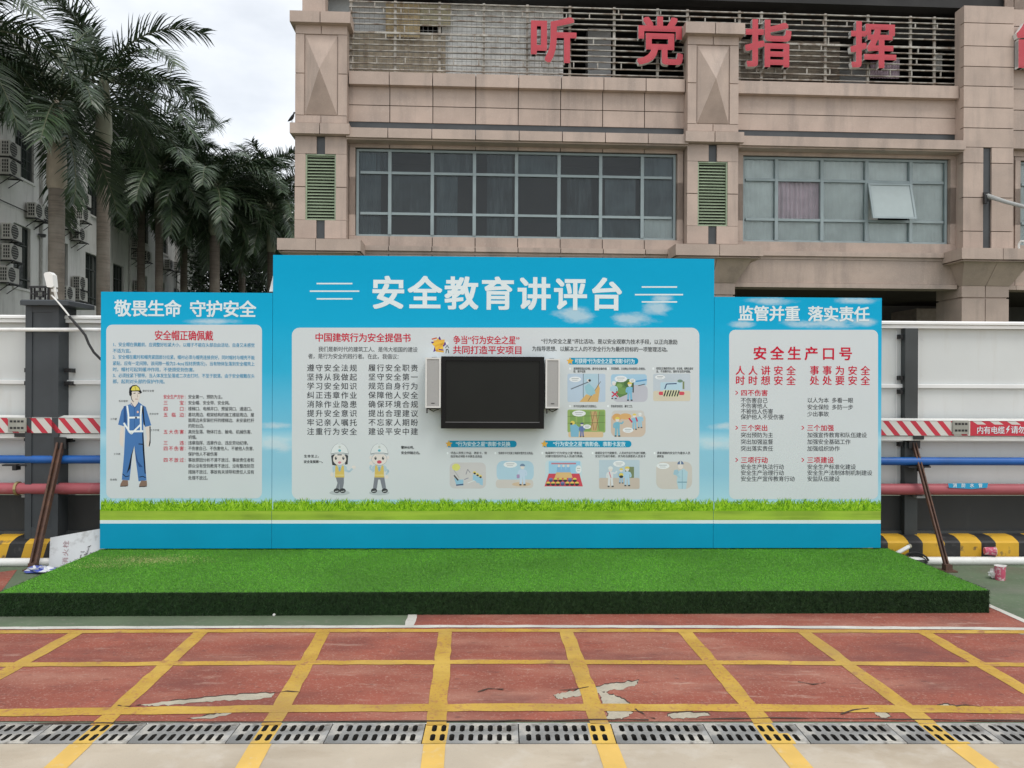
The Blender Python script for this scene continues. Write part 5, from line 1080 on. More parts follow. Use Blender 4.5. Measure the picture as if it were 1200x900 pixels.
# windows
def glassmat(name, tint, rough, refl):
    m = bpy.data.materials.new(name); m.use_nodes = True; t = m.node_tree; t.nodes.remove(t.nodes['Principled BSDF']); o = t.nodes['Material Output']
    tr = t.nodes.new('ShaderNodeBsdfTransparent'); tr.inputs[0].default_value = (*tint, 1); gl_ = t.nodes.new('ShaderNodeBsdfGlossy'); gl_.inputs['Roughness'].default_value = rough; gl_.inputs['Color'].default_value = (.85, .9, .92, 1)
    fr_ = t.nodes.new('ShaderNodeFresnel'); fr_.inputs['IOR'].default_value = 1.5; mu = t.nodes.new('ShaderNodeMath'); mu.operation = 'MULTIPLY_ADD'; mu.inputs[1].default_value = 1.0; mu.inputs[2].default_value = refl
    nz_ = t.nodes.new('ShaderNodeTexNoise'); nz_.inputs['Scale'].default_value = .8; bp = t.nodes.new('ShaderNodeBump'); bp.inputs['Strength'].default_value = .05; bp.inputs['Distance'].default_value = .05
    tcn = t.nodes.new('ShaderNodeTexCoord'); t.links.new(tcn.outputs['Object'], nz_.inputs['Vector']); t.links.new(nz_.outputs['Fac'], bp.inputs['Height']); None
    df = t.nodes.new('ShaderNodeBsdfDiffuse'); df.inputs[0].default_value = (.35, .36, .36, 1); mm = t.nodes.new('ShaderNodeMixShader'); mm.inputs[0].default_value = .03
    t.links.new(tr.outputs[0], mm.inputs[1]); t.links.new(df.outputs[0], mm.inputs[2])
    mxs = t.nodes.new('ShaderNodeMixShader'); t.links.new(fr_.outputs[0], mu.inputs[0]); t.links.new(mu.outputs[0], mxs.inputs[0]); t.links.new(mm.outputs[0], mxs.inputs[1]); t.links.new(gl_.outputs[0], mxs.inputs[2]); t.links.new(mxs.outputs[0], o.inputs[0]); return m
GLASS = glassmat('tinted_window_glass', (.82, .88, .89), .03, .0)
REFLS = [mat('dark_window_drape_%d' % i, c, rough=.85, var=.35, scale=2.5, stain=((.14, .17, .18), 2.5, .5, .7, .6, (3, 1, .4))) for i, c in enumerate([(.040, .056, .062), (.065, .09, .10), (.10, .125, .135), (.026, .036, .04)])]  # added sheets whose dark streaks imitate uneven reflections in the glass
BLIND = [mat('grey_window_blind_%d' % i, c, rough=.85, var=.10, scale=3) for i, c in enumerate([(.72, .73, .70), (.78, .79, .76), (.64, .66, .64)])]
CURT = mat('mauve_curtain', (.78, .62, .66), rough=.85, var=.12, scale=4)
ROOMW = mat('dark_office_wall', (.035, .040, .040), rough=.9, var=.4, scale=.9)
def window(w0, w1, cols, rows, dark, open_cell=None, curtain=None, pane_sheets=()):
    b = nb(); y0, y1 = .07, .14
    b.box(w0 + .01, w0 + .06, y0, y1, zWb + .002, zWt - .002); b.box(w1 - .06, w1 - .01, y0, y1, zWb + .002, zWt - .002)
    b.box(w0 + .06, w1 - .06, y0, y1, zWt - .05, zWt - .002); b.box(w0 + .06, w1 - .06, y0, y1, zWb + .002, zWb + .05)
    for x in cols: b.box(x - .034, x + .034, y0 - .015, y1, zWb + .05, zWt - .05)
    xs = [w0 + .06] + list(cols) + [w1 - .06]
    for z in rows:
        for q0, q1 in zip(xs, xs[1:]): b.box(q0 + .034, q1 - .034, y0 - .006, y1 - .005, z - .026, z + .026)
    win = b.build('window', ALU, bd)
    zs = [zWb + .05] + sorted(rows) + [zWt - .05]
    b = nb()
    for i in range(len(xs) - 1):
        for k in range(3):
            if open_cell == (i, k): continue
            tl = rnd.uniform(-.004, .004)
            b.quad((xs[i], .105 + tl, zs[k]), (xs[i + 1], .105 - tl, zs[k]), (xs[i + 1], .105 - tl, zs[k + 1]), (xs[i], .105 + tl, zs[k + 1]))
    b.build('pane', GLASS, win)
    b = nb()
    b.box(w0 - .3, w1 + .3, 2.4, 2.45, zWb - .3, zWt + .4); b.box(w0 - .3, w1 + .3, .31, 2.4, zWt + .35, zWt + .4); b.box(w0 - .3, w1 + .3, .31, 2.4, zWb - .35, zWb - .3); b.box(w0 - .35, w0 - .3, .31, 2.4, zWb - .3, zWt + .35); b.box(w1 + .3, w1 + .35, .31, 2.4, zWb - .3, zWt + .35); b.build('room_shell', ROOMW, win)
    for (i, k0, k1, mi, f0, f1) in pane_sheets:
        b = nb(); x0, x1 = xs[i] + (xs[i + 1] - xs[i]) * f0, xs[i] + (xs[i + 1] - xs[i]) * f1; n = 24
        vs = []
        for q in range(n + 1): vs += [(x0 + (x1 - x0) * q / n, .150 + .006 * math.sin(q * 1.7), zs[k0]), (x0 + (x1 - x0) * q / n, .150 + .006 * math.sin(q * 1.7), zs[k1 + 1])]
        b.add(vs, [(2 * q, 2 * q + 2, 2 * q + 3, 2 * q + 1) for q in range(n)]); b.build('blind', (BLIND + REFLS)[mi], win)  # grey ones are blinds, dark ones only vary the panes' reflection tone
    if curtain is not None:
        i, k = curtain; b = nb(); n = 60; vs = []
        x0, x1 = xs[i], xs[i + 1]
        for q in range(n + 1): y = .19 + .028 * math.sin(q * 1.05) + .01 * math.sin(q * .37); vs += [(x0 + (x1 - x0) * q / n, y, zs[k] - .05), (x0 + (x1 - x0) * q / n, y * .9 + .02, zs[k + 1] + .1)]
        b.add(vs, [(2 * q, 2 * q + 2, 2 * q + 3, 2 * q + 1) for q in range(n)]); b.build('curtain', CURT, win, smooth=True)
    if open_cell:
        i, k = open_cell; x0, x1, z0, z1 = xs[i] + .01, xs[i + 1] - .01, zs[k] - .01, zs[k + 1] - .03; an = R(15); b = nb(); fr_ = []
        def P(x, v, o): return (x, .06 - math.sin(an) * v - o * math.cos(an), z1 - math.cos(an) * v + o * math.sin(an) * -1)
        H = z1 - z0
        def slab(xa, xb, va, vb, o0, o1, m=0):
            b.add([P(xa, va, o0), P(xb, va, o0), P(xb, vb, o0), P(xa, vb, o0), P(xa, va, o1), P(xb, va, o1), P(xb, vb, o1), P(xa, vb, o1)], [(0, 1, 2, 3), (7, 6, 5, 4), (0, 4, 5, 1), (1, 5, 6, 2), (2, 6, 7, 3), (3, 7, 4, 0)], m)
        slab(x0, x0 + .045, 0, H, 0, .04); slab(x1 - .045, x1, 0, H, 0, .04); slab(x0 + .045, x1 - .045, 0, .045, 0, .04); slab(x0 + .045, x1 - .045, H - .045, H, 0, .04)
        sh = b.build('open_sash', ALU, win); b = nb(); slab(x0 + .045, x1 - .045, .045, H - .045, .018, .022); b.build('sash_pane', mat('pale_sash_glass', (.36, .42, .42), rough=.08, var=.03), sh)
c1 = [XS(px) for px in (456.5, 506.5, 556, 605.5, 655.5, 704.5, 753.5)]; r1 = [ZB(201), ZB(249)]
window(*wins[0], c1, r1, True, pane_sheets=[(7, 1, 2, 5, .0, 1), (7, 0, 0, 2, .0, 1), (6, 1, 1, 5, .12, .86), (4, 2, 2, 4, 0, 1), (0, 0, 2, 4, 0, .7), (1, 1, 1, 3, .0, 1), (2, 0, 1, 4, .1, .6), (3, 0, 2, 3, .3, .9), (5, 0, 0, 4, 0, 1), (5, 1, 1, 6, .2, .8), (6, 0, 0, 4, .0, 1), (2, 2, 2, 3, 0, 1), (0, 2, 2, 6, .5, .95)])
c2 = [XS(px) for px in (911.5, 965, 1017.5, 1069.5)]
window(*wins[1], c2, r1, False, open_cell=(3, 1), curtain=(1, 1), pane_sheets=[(0, 0, 2, 1, 0, 1), (1, 0, 0, 0, 0, 1), (1, 2, 2, 0, 0, 1), (2, 0, 2, 0, 0, 1), (3, 2, 2, 1, 0, 1), (3, 0, 0, 1, 0, 1), (4, 0, 2, 0, 0, 1), (4, 2, 2, 2, .0, .1), (3, 1, 1, 1, .0, .3)])
c3 = [wins[2][0] + 1.0 * k for k in range(1, 6)]
window(*wins[2], c3, r1, False, pane_sheets=[(i, 0, 2, i % 3, 0, 1) for i in range(5)])
# upper floor behind the terrace railing: ceiling slab, back wall, side pieces
zC = B.Z(900, -6, -.1)
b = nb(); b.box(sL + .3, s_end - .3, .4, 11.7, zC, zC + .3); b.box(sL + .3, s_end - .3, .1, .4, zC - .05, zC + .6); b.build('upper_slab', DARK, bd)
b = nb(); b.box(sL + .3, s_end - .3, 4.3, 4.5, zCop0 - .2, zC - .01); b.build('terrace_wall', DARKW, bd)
b = nb(); x0, x1 = XS(381, .6), XS(411, .6); b.box(x0, x1, .5, .7, zCop0 - .2, zC - .06); b.build('tiled_wall', mat('grey_tile_wall', (.42, .45, .45), rough=.5, var=.08, scale=30), bd)
for px0, px1, d in ((689, 716, 1.6), (984, 1018, 2.4)): b = nb(); b.box(XS(px0, d, 40), XS(px1, d, 40), d, d + .4, zCop0 - .2, zC - .01); b.build('terrace_pillar', mat('grey_terrace_column', (.48, .49, .49), rough=.7, var=.12, scale=2), bd)
b = nb()
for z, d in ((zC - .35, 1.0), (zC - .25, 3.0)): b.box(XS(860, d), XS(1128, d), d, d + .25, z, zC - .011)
b.build('ceiling_beam', mat('dark_beam', (.05, .05, .05), rough=.9), bd)  # ceiling beams given a plain dark colour

# ------------------------------------------------------------------ terrace railing and the things stored behind it
def railing():
    t = B.empty('terrace_railing', 3, .05, zCop1); o = (-3, -.05, -zCop1)
    tag(t, 'weathered steel railing of many thin bars along the terrace of the granite building', 'railing')
    x0, x1 = XS(409, .05, 50), XS(1127, .05, 50); xm = XS(806, .05, 50)
    zs = [ZB(y_, .05) for y_ in (2, 8.5, 15, 21.5, 28, 38, 45.5, 52, 59, 66, 74, 81)]
    r = random.Random(2)
    for k, z in enumerate(zs):
        b = MB(); b.o = o; h = .0095 if k not in (5,) else .02
        n = 14; 
        for i in range(n):
            a, c = x0 + (x1 - x0) * i / n, x0 + (x1 - x0) * (i + 1) / n; dz = r.uniform(-.006, .006)
            b.add([(a, .03, z - h), (c, .03, z - h), (c, .07, z - h), (a, .07, z - h), (a, .03, z + h), (c, .03, z + h), (c, .07, z + h), (a, .07, z + h)], [(0, 3, 2, 1), (4, 5, 6, 7), (0, 1, 5, 4), (2, 3, 7, 6)])
        b.build('rail', STEEL, t)
    zt_, z0 = zs[0] + .05, zCop1
    px = [411, 463, 515, 567, 618, 668, 720, 771, 806] + [867, 893, 920, 968, 1018, 1068, 1096, 1126]
    for p in px:
        x = XS(p, .05, 50); b = MB(); b.o = o; b.box(x - .026, x + .026, .072, .115, z0, zt_); b.build('post', STEEL, t)
    b = MB(); b.o = o
    for k in range(len(zs) - 1):                           # short uprights between pairs of bars
        for i in range(26):
            x = x0 + .15 + i * (x1 - x0 - .2) / 26 + r.uniform(-.12, .12)
            if (k % 4 == 1) or r.random() < .10: b.box(x - .011, x + .011, .035, .065, zs[k + 1] + .018, zs[k] - .018)
    b.build('baluster', STEEL, t)
    b = MB(); b.o = o; xw0, xw1 = x0, XS(660, .13, 40); n = 44
    for i in range(n): x = xw0 + (xw1 - xw0) * i / n; b.box(x - .003, x + .003, .12, .126, z0 + .05, zt_)
    for i in range(10): z = z0 + .05 + i * (zt_ - z0) / 10; b.box(xw0, xw1, .127, .132, z - .003, z + .003)
    b.build('wire_mesh', mat('galvanised_wire', (.25, .25, .245), rough=.5), t)
railing()
def sheet(px0, px1, py0, py1, d, m, name, label, cat, corr=.0, tilt=0.0):
    x0, z1 = B.P(px0, py0, d); x1, z0 = B.P(px1, py1, d); z0 = max(z0, zCop0 - .24) if py1 > 80 else z0
    t = B.empty(name, (x0 + x1) / 2, d, z0); b = MB(); n = 40; L = x1 - x0; vs = []; r = random.Random(px0)
    for i in range(n + 1):
        y = corr * math.sin(i * 1.57); 
        for z in (0, (z1 - z0) * .5, z1 - z0): vs.append((-L / 2 + L * i / n, y + tilt * z / (z1 - z0) + r.uniform(-.004, .004), z))
    b.add(vs, [(3 * i + k, 3 * i + 3 + k, 3 * i + 4 + k, 3 * i + 1 + k) for i in range(n) for k in range(2)])
    q = len(b.v); b.add([(x, y + .012, z) for x, y, z in vs], [(3 * i + k, 3 * i + 1 + k, 3 * i + 4 + k, 3 * i + 3 + k) for i in range(n) for k in range(2)])
    b.build('sheet_face', m, t); tag(t, label, cat); return t
sheet(868, 984, 46, 94, 1.1, mat('brown_stored_boards', (.24, .20, .15), rough=.85, var=.4, scale=4, stain=((.08, .06, .05), 5, .45, .6, .8, (.3, 1, 5))), 'stored_boards', 'dim brown boards stored behind the railing between the two right red letters', 'boards', .01)
sheet(1098, 1124, 18, 60, 1.6, mat('grey_panel', (.34, .34, .32), rough=.8, var=.2), 'grey_board', 'grey board leaning high behind the right end of the railing', 'board')
TARP = mat('pale_grey_plastic_sheet', (.80, .81, .79), rough=.5, var=.12, scale=2.2, stain=((.28, .26, .22), 2.5, .5, .75, .6, (1, 1, .5)))
TAN = mat('weathered_tan_board', (.46, .36, .20), rough=.8, var=.2, scale=3, stain=((.20, .13, .08), 3, .45, .7, .7, (3, 1, .6)))
TAN2 = mat('faded_straw_sheet', (.42, .38, .25), rough=.8, var=.15, scale=3)
BRN = mat('dirty_corrugated_sheet', (.42, .36, .27), rough=.8, var=.25, scale=3, stain=((.16, .13, .10), 4, .5, .7, .7, (.4, 1, 4)))
GRM = mat('grey_netting_sheet', (.56, .575, .57), rough=.8, var=.1, scale=50)
sheet(412, 522, 38, 92, .62, BRN, 'corrugated_sheet', 'dirty brown corrugated sheet low behind the left end of the terrace railing', 'sheet', .02)
sheet(452, 492, 4, 44, .50, TAN, 'weathered_board', 'weathered tan board standing behind the left part of the terrace railing', 'board')
sheet(488, 528, 3, 30, .54, TAN2, 'straw_sheet', 'faded straw coloured sheet beside the tan board behind the railing', 'sheet')
sheet(412, 470, -8, 40, .66, GRM, 'netting_sheet', 'grey netting sheet hung at the far left of the terrace', 'sheet')
sheet(518, 660, 4, 92, .70, TARP, 'plastic_sheet', 'large pale grey plastic sheet stretched behind the railing left of the red letters', 'sheet', .015, .05)
sheet(1040, 1066, 5, 28, 1.2, mat('cream_duct_metal', (.45, .44, .40), rough=.5), 'duct_box', 'cream metal duct box high under the terrace ceiling on the right', 'duct box')
sheet(1020, 1054, 68, 92, .40, mat('lilac_cloth', (.40, .33, .38), rough=.9, var=.3, scale=9), 'folded_cloth', 'lilac patterned cloth low behind the railing under the fourth red letter', 'cloth', .02)
sheet(1093, 1104, 62, 84, .45, mat('grey_bag_cloth', (.36, .36, .34), rough=.8, var=.2), 'hanging_cloth', 'small pale cloth hanging behind the right end of the railing', 'cloth', .01)

SIGNR = mat('red_sign_face', (.47, .042, .06), rough=.4, var=.07, scale=2, stain=((.56, .10, .11), 3, .5, .8, .5, (1, 1, 1)))
SIGNW = mat('white_sign_edge', (.72, .71, .69), rough=.5, var=.05)
for ch, x0, x1, y0, y1, lab in (('听', 622, 675, 20.5, 75.5, 'red sign letter 听, the leftmost of the big letters on the terrace railing'), ('党', 746, 799.5, 20, 78, 'red sign letter 党 on the railing just left of the second pilaster'), ('指', 872, 926, 23.5, 80.5, 'red sign letter 指 on the railing just right of the second pilaster'),
                             ('挥', 995, 1048.5, 26, 81.5, 'red sign letter 挥, the last one mounted on the railing bars'), ('能', 1189, 1243, 28, 82, 'red sign letter 能 cut off by the right edge, fixed on the stone pier')):
    d = -.10 if ch != '能' else -.34
    sa, z1 = B.P(x0, y0, d); sb, z0 = B.P(x1, y1, d)
    c = bpy.data.curves.new('sign_letter', 'FONT'); c.body = ch; c.size = 1; c.extrude = .055; c.resolution_u = 4
    o = bpy.data.objects.new('tmp', c); COL.objects.link(o); m0 = bpy.data.meshes.new_from_object(o.evaluated_get(bpy.context.evaluated_depsgraph_get())); bpy.data.objects.remove(o)
    vs, fs = [], []
    for q in range(9):
        dx, dy = .024 * (q % 3 - 1), .022 * (q // 3 - 1); n = len(vs)
        vs += [(v.co.x + dx, v.co.y + dy, v.co.z * (1 + .012 * q)) for v in m0.vertices]; fs += [tuple(i + n for i in p.vertices) for p in m0.polygons]
    me = bpy.data.meshes.new('sign_letter'); me.from_pydata(vs, [], fs)
    xs = [v.co.x for v in me.vertices]; ys = [v.co.y for v in me.vertices]; ax, bx, ay, by = min(xs), max(xs), min(ys), max(ys)
    for v in me.vertices:
        v.co = Vector(((v.co.x - ax) / (bx - ax) * (sb - sa) - (sb - sa) / 2, -v.co.z, (v.co.y - ay) / (by - ay) * (z1 - z0)))
    me.materials.clear(); me.materials.append(SIGNR); me.materials.append(SIGNW); me.update()
    for p in me.polygons: p.material_index = 0 if abs(p.normal.y) > .7 else 1
    o = bpy.data.objects.new('sign_letter', me); COL.objects.link(o); o.location = B.W((sa + sb) / 2, d, z0); o.rotation_euler = (0, 0, B.yaw); tag(o, lab, 'sign letter', 'red letters of the terrace slogan')
def arm():
    d = -.28; a = B.P(1155.5, 230.5, d); t = B.empty('pole_arm', a[0], d - .0, a[1]); e = B.P(1203, 243, -1.0); b = MB()
    v = Vector((e[0] - a[0], -1.0 - d, e[1] - a[1])); b.tube([(0, .10, .0), (0, -.06, 0), v * .5, v * 1.6], [.05, .05, .042, .036], 10); b.build('arm_tube', mat('light_grey_steel', (.42, .43, .42), rough=.4, var=.1), t, smooth=True)
    b = MB(); b.box(-.07, .07, -.03, .06, -.09, .09); b.box(-.09, -.03, -.09, -.03, -.16, .02); b.build('wall_clamp', BLACKM, t)
    tag(t, 'slim grey metal arm sticking out of the dark slot in the right stone pier', 'arm')
    c = B.P(1194, 287, -.6); b = MB(); b.tube([(0, 0, -.12), (0, 0, .0), (.02, -.03, .05), (.06, -.06, .05), (.08, -.07, .0)], .022, 8); o = b.build('vent_pipe', WHITEP, None, smooth=True); o.location = B.W(c[0], -.6, zCap1 + .12); o.rotation_euler = (0, 0, B.yaw); tag(o, 'small white bent pipe standing on the stone ledge at the far right', 'pipe')
arm()
def bird():
    d = -.3; s, z = B.P(341.5, 145, d); z = ZB(145.2, -.42); b = MB()
    k = .16
    prof = [(0, -.62, .10), (.12, -.40, .22), (.23, -.12, .38), (.27, .10, .55), (.2, .26, .78), (.13, .30, .90), (.15, .34, 1.02), (.13, .40, 1.10), (.05, .52, 1.08), (.0, .66, 1.06)]
    n = 10; vs = []
    for r_, y, zz in prof:
        for q in range(n): vs.append((r_ * k * math.cos(2 * math.pi * q / n), y * k * 1, (zz + .18) * k + r_ * k * math.sin(2 * math.pi * q / n) * .9))
    b.add(vs, [(i * n + q, i * n + (q + 1) % n, (i + 1) * n + (q + 1) % n, (i + 1) * n + q) for i in range(len(prof) - 1) for q in range(n)])
    for sx in (-1, 1): b.tube([(sx * .08 * k, .05 * k, .42 * k), (sx * .09 * k, .06 * k, 0), (sx * .09 * k, .2 * k, 0)], .022 * k, 5)
    o = b.build('bird', mat('black_feathers', (.015, .015, .018), rough=.5), None, smooth=True); o.location = B.W(sP[0][0] - .05, -.36, z); o.rotation_euler = (0, 0, R(-110)); tag(o, 'small black bird perched on the left end of the stone cornice', 'bird')
bird()

# ================================================================== grey office block with air conditioners, along the left
_o = at(20, 450, 28.0)
LF = Frame(_o.x, _o.y, 97.6)
GREY = mat('grey_rendered_wall', (.70, .69, .665), rough=.8, var=.05, scale=.6, stain=[((.20, .19, .175), 1.4, .52, .78, .5, (2.5, 2.5, .35)), ((.44, .43, .41), .5, .5, .7, .4, (1, 1, 1))], bump=.05)
def holed(b, s0, s1, z0, z1, holes, d, dep):
    xs = sorted({s0, s1} | {h[0] for h in holes} | {h[1] for h in holes}); zs = sorted({z0, z1} | {h[2] for h in holes} | {h[3] for h in holes})
    for xa, xb in zip(xs, xs[1:]):
        for za, zb in zip(zs, zs[1:]):
            cx, cz = (xa + xb) / 2, (za + zb) / 2
            if any(h[0] < cx < h[1] and h[2] < cz < h[3] for h in holes): continue
            b.quad((xa, d, za), (xb, d, za), (xb, d, zb), (xa, d, zb))
    for a, c, e, f in holes:
        b.quad((a, d, e), (a, d, f), (a, d + dep, f), (a, d + dep, e)); b.quad((c, d, f), (c, d, e), (c, d + dep, e), (c, d + dep, f))
        b.quad((a, d, f), (c, d, f), (c, d + dep, f), (a, d + dep, f)); b.quad((c, d, e), (a, d, e), (a, d + dep, e), (c, d + dep, e))
def left_block():
    t = LF.empty('office_block', 4, 5, 0); o = (-4, -5, 0)
    tag(t, 'long grey rendered office block hung with air conditioners behind the palms', 'building')
    s0, s1, zr = -16, LF.S(242), 13.4
    low = [(15, 35), (73, 79), (99.5, 115), (132, 144.5), (160.5, 172), (187, 192.5), (203, 209)]
    up = [(16.5, 38.5), (73, 80), (101.5, 116), (133, 145.5), (162, 173), (190, 196)]
    H = []
    for a, c in low: H.append((LF.S(a), LF.S(c), 5.0, 7.3, 'l'))
    for a, c in up: H.append((LF.S(a), LF.S(c), 9.05, 11.2, 'u'))
    for s in (-4.6, -9.2, -13.8): H.append((s, s + 1.5, 5.0, 7.3, 'l')); H.append((s, s + 1.5, 9.05, 11.2, 'u'))
    for s in (LF.S(100), LF.S(140), LF.S(20), LF.S(60), -5, -10): H.append((s, s + 1.5, 1.0, 3.2, 'l'))
    b = MB(); b.o = o; holed(b, s0, s1, 0, zr, [h[:4] for h in H], 0, .22)
    b.quad((s1, 0, 0), (s1, 10, 0), (s1, 10, zr), (s1, 0, zr)); b.quad((s0, 10, 0), (s0, 0, 0), (s0, 0, zr), (s0, 10, zr)); b.quad((s1, 10, 0), (s0, 10, 0), (s0, 10, zr), (s1, 10, zr)); b.build('wall', GREY, t)
    b = MB(); b.o = o; b.box(s0 - .1, s1 + .1, -.15, 10.1, zr, zr + .18); b.box(s0, s1, 0, .25, zr + .182, zr + .8); b.build('roof', GREY, t)
    FRM = mat('dark_window_frame', (.05, .058, .055), rough=.5); PG = mat('dark_green_pane', (.028, .036, .034), rough=.08, var=.4, scale=1.5)
    for a, c, e, f, k in H:
        b = MB(); b.o = o; w_ = .05
        b.box(a, a + w_, .10, .16, e, f); b.box(c - w_, c, .10, .16, e, f); b.box(a + w_, c - w_, .10, .16, f - w_, f); b.box(a + w_, c - w_, .10, .16, e, e + w_); m = (a + c) / 2; b.box(m - .03, m + .03, .11, .15, e + w_, f - w_); zt2 = f - (f - e) * .30; b.box(a + w_, m - .03, .11, .15, zt2 - .025, zt2 + .025); b.box(m + .03, c - w_, .11, .15, zt2 - .025, zt2 + .025)
        if k == 'u':
            n = 7
            for i in range(1, n): x = a + (c - a) * i / n; b.box(x - .008, x + .008, -.02, -.004, e + .02, f - .02)
            for i in range(1, 6): z = e + (f - e) * i / 6; b.box(a, c, -.03, -.021, z - .008, z + .008)
        else:
            zl = e + .34; b.box(a + .01, c - .01, .02, .045, zl - .02, zl + .02)
        wn = b.build('window', FRM, t)
        b = MB(); b.o = o; b.quad((a, .135, e), (c, .135, e), (c, .135, f), (a, .135, f)); b.build('pane', PG, wn)
        b = MB(); b.o = o; b.box(a - .06, c + .06, -.05, .1, e - .09, e - .002); b.build('sill', GREY, wn)
    for px in (46, 118, 150, 205):
        s = LF.S(px); b = MB(); b.o = o; b.tube([(s, -.07, 0), (s, -.07, zr)], .05, 8); b.build('downpipe', mat('grey_white_pvc', (.48, .47, .45), rough=.5), t)
    b = MB(); b.o = o; pts = [LF.P(x, y, -.1) for x, y in ((-20, 228), (0, 234), (20, 243), (40, 252), (60, 262), (75, 268))]; b.tube([(s, -.1, z) for s, z in pts], .02, 6); b.build('facade_cable', BLACKM, t)
    s, z = LF.P(50, 275, -.15); b = MB(); b.o = o; b.lathe([(.0, -.12), (.09, -.10), (.12, 0), (.10, .02)], 12, (s, -.16, z)); b.box(s - .04, s + .04, -.16, 0, z, z + .03); b.build('dome_camera', mat('dark_grey_dome', (.08, .08, .085), rough=.3), t)
left_block()
ACW = mat('aged_white_ac_casing', (.52, .51, .475), rough=.5, var=.08, scale=3, stain=((.28, .25, .20), 3, .55, .75, .6, (1, 1, .4)))
ACG = mat('dark_ac_grille', (.045, .045, .043), rough=.6)
def ac_proto():
    t = LF.empty('air_conditioner', 0, 0, 0); W_, D_, H_ = .80, .30, .56
    b = MB(); b.bbox(-W_ / 2, W_ / 2, -.08 - D_, -.08, 0, H_, .02); b.build('casing', ACW, t)
    b = MB(); b.lathe([(.0, .004), (.215, .004), (.235, .012), (.245, .004), (.25, 0)], 18); b.v = [(x - .12, -.08 - D_ - z_ - .001, y + .29) for x, y, z_ in b.v]
    for i in range(5): zz = .12 + i * .085; b.box(-.34, .10, -.08 - D_ - .016, -.08 - D_ - .012, zz - .006, zz + .006, 1)
    b.build('fan_grille', [ACG, ACW], t)
    b = MB()
    for i in range(4):
        for j in range(3): b.box(-W_ / 2 - .006, -W_ / 2 - .001, -.14 - .075 * j - .05, -.14 - .075 * j, .07 + i * .115, .07 + i * .115 + .085)
    b.build('side_vent', ACG, t)
    b = MB()
    for x in (-.3, .3): b.box(x - .02, x + .02, -.44, -.001, -.045, -.005); b.tube([(x, -.40, -.05), (x, -.01, -.34)], .016, 4)
    b.box(-.45, .45, -.43, -.40, -.05, -.008); b.build('bracket', BLACKM, t)
    return t
def copy_tree(o, parent=None):
    c = o.copy(); COL.objects.link(c)
    if parent: c.parent = parent
    for ch in o.children: copy_tree(ch, c)
    return c
acs = [((3, 20, 186), 'upper air conditioner of the high pair at the far left edge of the grey block'), ((3, 20, 207), 'lower air conditioner of the high pair at the far left edge of the grey block'),
       ((33, 50, 257), 'air conditioner on a wide bracket just left of the nearest palm trunk'), ((43, 60, 259), 'air conditioner partly hidden behind the nearest palm trunk, sharing the wide bracket'), ((3, 23, 282), 'top air conditioner of the stack of three beside the lower left window'), ((3, 23, 306), 'middle air conditioner of the stack of three beside the lower left window'),
       ((-1, 20, 332), 'bottom air conditioner of the stack of three beside the lower left window'), ((90, 105, 242), 'topmost air conditioner between the two tall palm trunks'), ((89, 104, 260), 'second air conditioner from the top between the two tall palm trunks'), ((76, 91, 270), 'air conditioner touching the right side of the nearest palm trunk'),
       ((86, 99, 283), 'air conditioner lowest of the upper cluster between the two tall trunks'), ((87, 99, 340), 'air conditioner above the board wing, upper of the low pair between the trunks'), ((87, 99, 353), 'air conditioner lower of the low pair between the two trunks'), ((72, 84, 352), 'air conditioner low beside the foot of the nearest palm trunk above the hoarding'),
       ((154, 166, 292), 'air conditioner highest of the group right of the second palm trunk'), ((155, 167, 304), 'left air conditioner of the row on the long bracket right of the second trunk'), ((165, 177, 307), 'right air conditioner of the row on the long bracket right of the second trunk'), ((158, 168, 342), 'air conditioner low above the blue board right of the second trunk'),
       ((193, 202, 316), 'air conditioner between the two slim far palm trunks, left one'), ((203, 211, 318), 'air conditioner between the two slim far palm trunks, right one')]
pr = None
for (x0, x1, yb_), lab in acs:
    s, z = LF.P((x0 + x1) / 2, yb_, -.2)
    t = ac_proto() if pr is None else copy_tree(pr)
    pr = pr or t
    t.location = LF.W(s, 0, z); tag(t, lab, 'air conditioner', 'air conditioners on the grey block')

# ================================================================== royal palms
LEAF = [mat('palm_leaf_dark', (.034, .060, .028), rough=.36, var=.35, scale=1.5, spec=.5), mat('palm_leaf_mid', (.052, .086, .036), rough=.36, var=.3, scale=1.5, spec=.5), mat('palm_leaf_fresh', (.075, .12, .035), rough=.42, var=.3, scale=1.5), mat('palm_leaf_dry', (.17, .15, .11), rough=.6, var=.3, scale=1.5)]
RACH = mat('palm_rib', (.10, .11, .06), rough=.6, var=.2)
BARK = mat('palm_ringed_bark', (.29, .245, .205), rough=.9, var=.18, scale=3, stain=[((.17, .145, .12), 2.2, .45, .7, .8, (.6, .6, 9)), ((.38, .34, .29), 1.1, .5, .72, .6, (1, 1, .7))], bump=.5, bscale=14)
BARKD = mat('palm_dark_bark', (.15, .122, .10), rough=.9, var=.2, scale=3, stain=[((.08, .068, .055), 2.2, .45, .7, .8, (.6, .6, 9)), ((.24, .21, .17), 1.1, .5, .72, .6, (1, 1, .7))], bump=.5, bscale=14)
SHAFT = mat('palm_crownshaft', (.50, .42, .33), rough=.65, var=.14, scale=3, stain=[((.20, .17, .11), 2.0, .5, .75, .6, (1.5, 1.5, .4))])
SHAFTG = mat('palm_crownshaft_green', (.30, .30, .21), rough=.6, var=.14, scale=3, stain=[((.27, .23, .17), 2.0, .5, .75, .6, (1.5, 1.5, .4))])
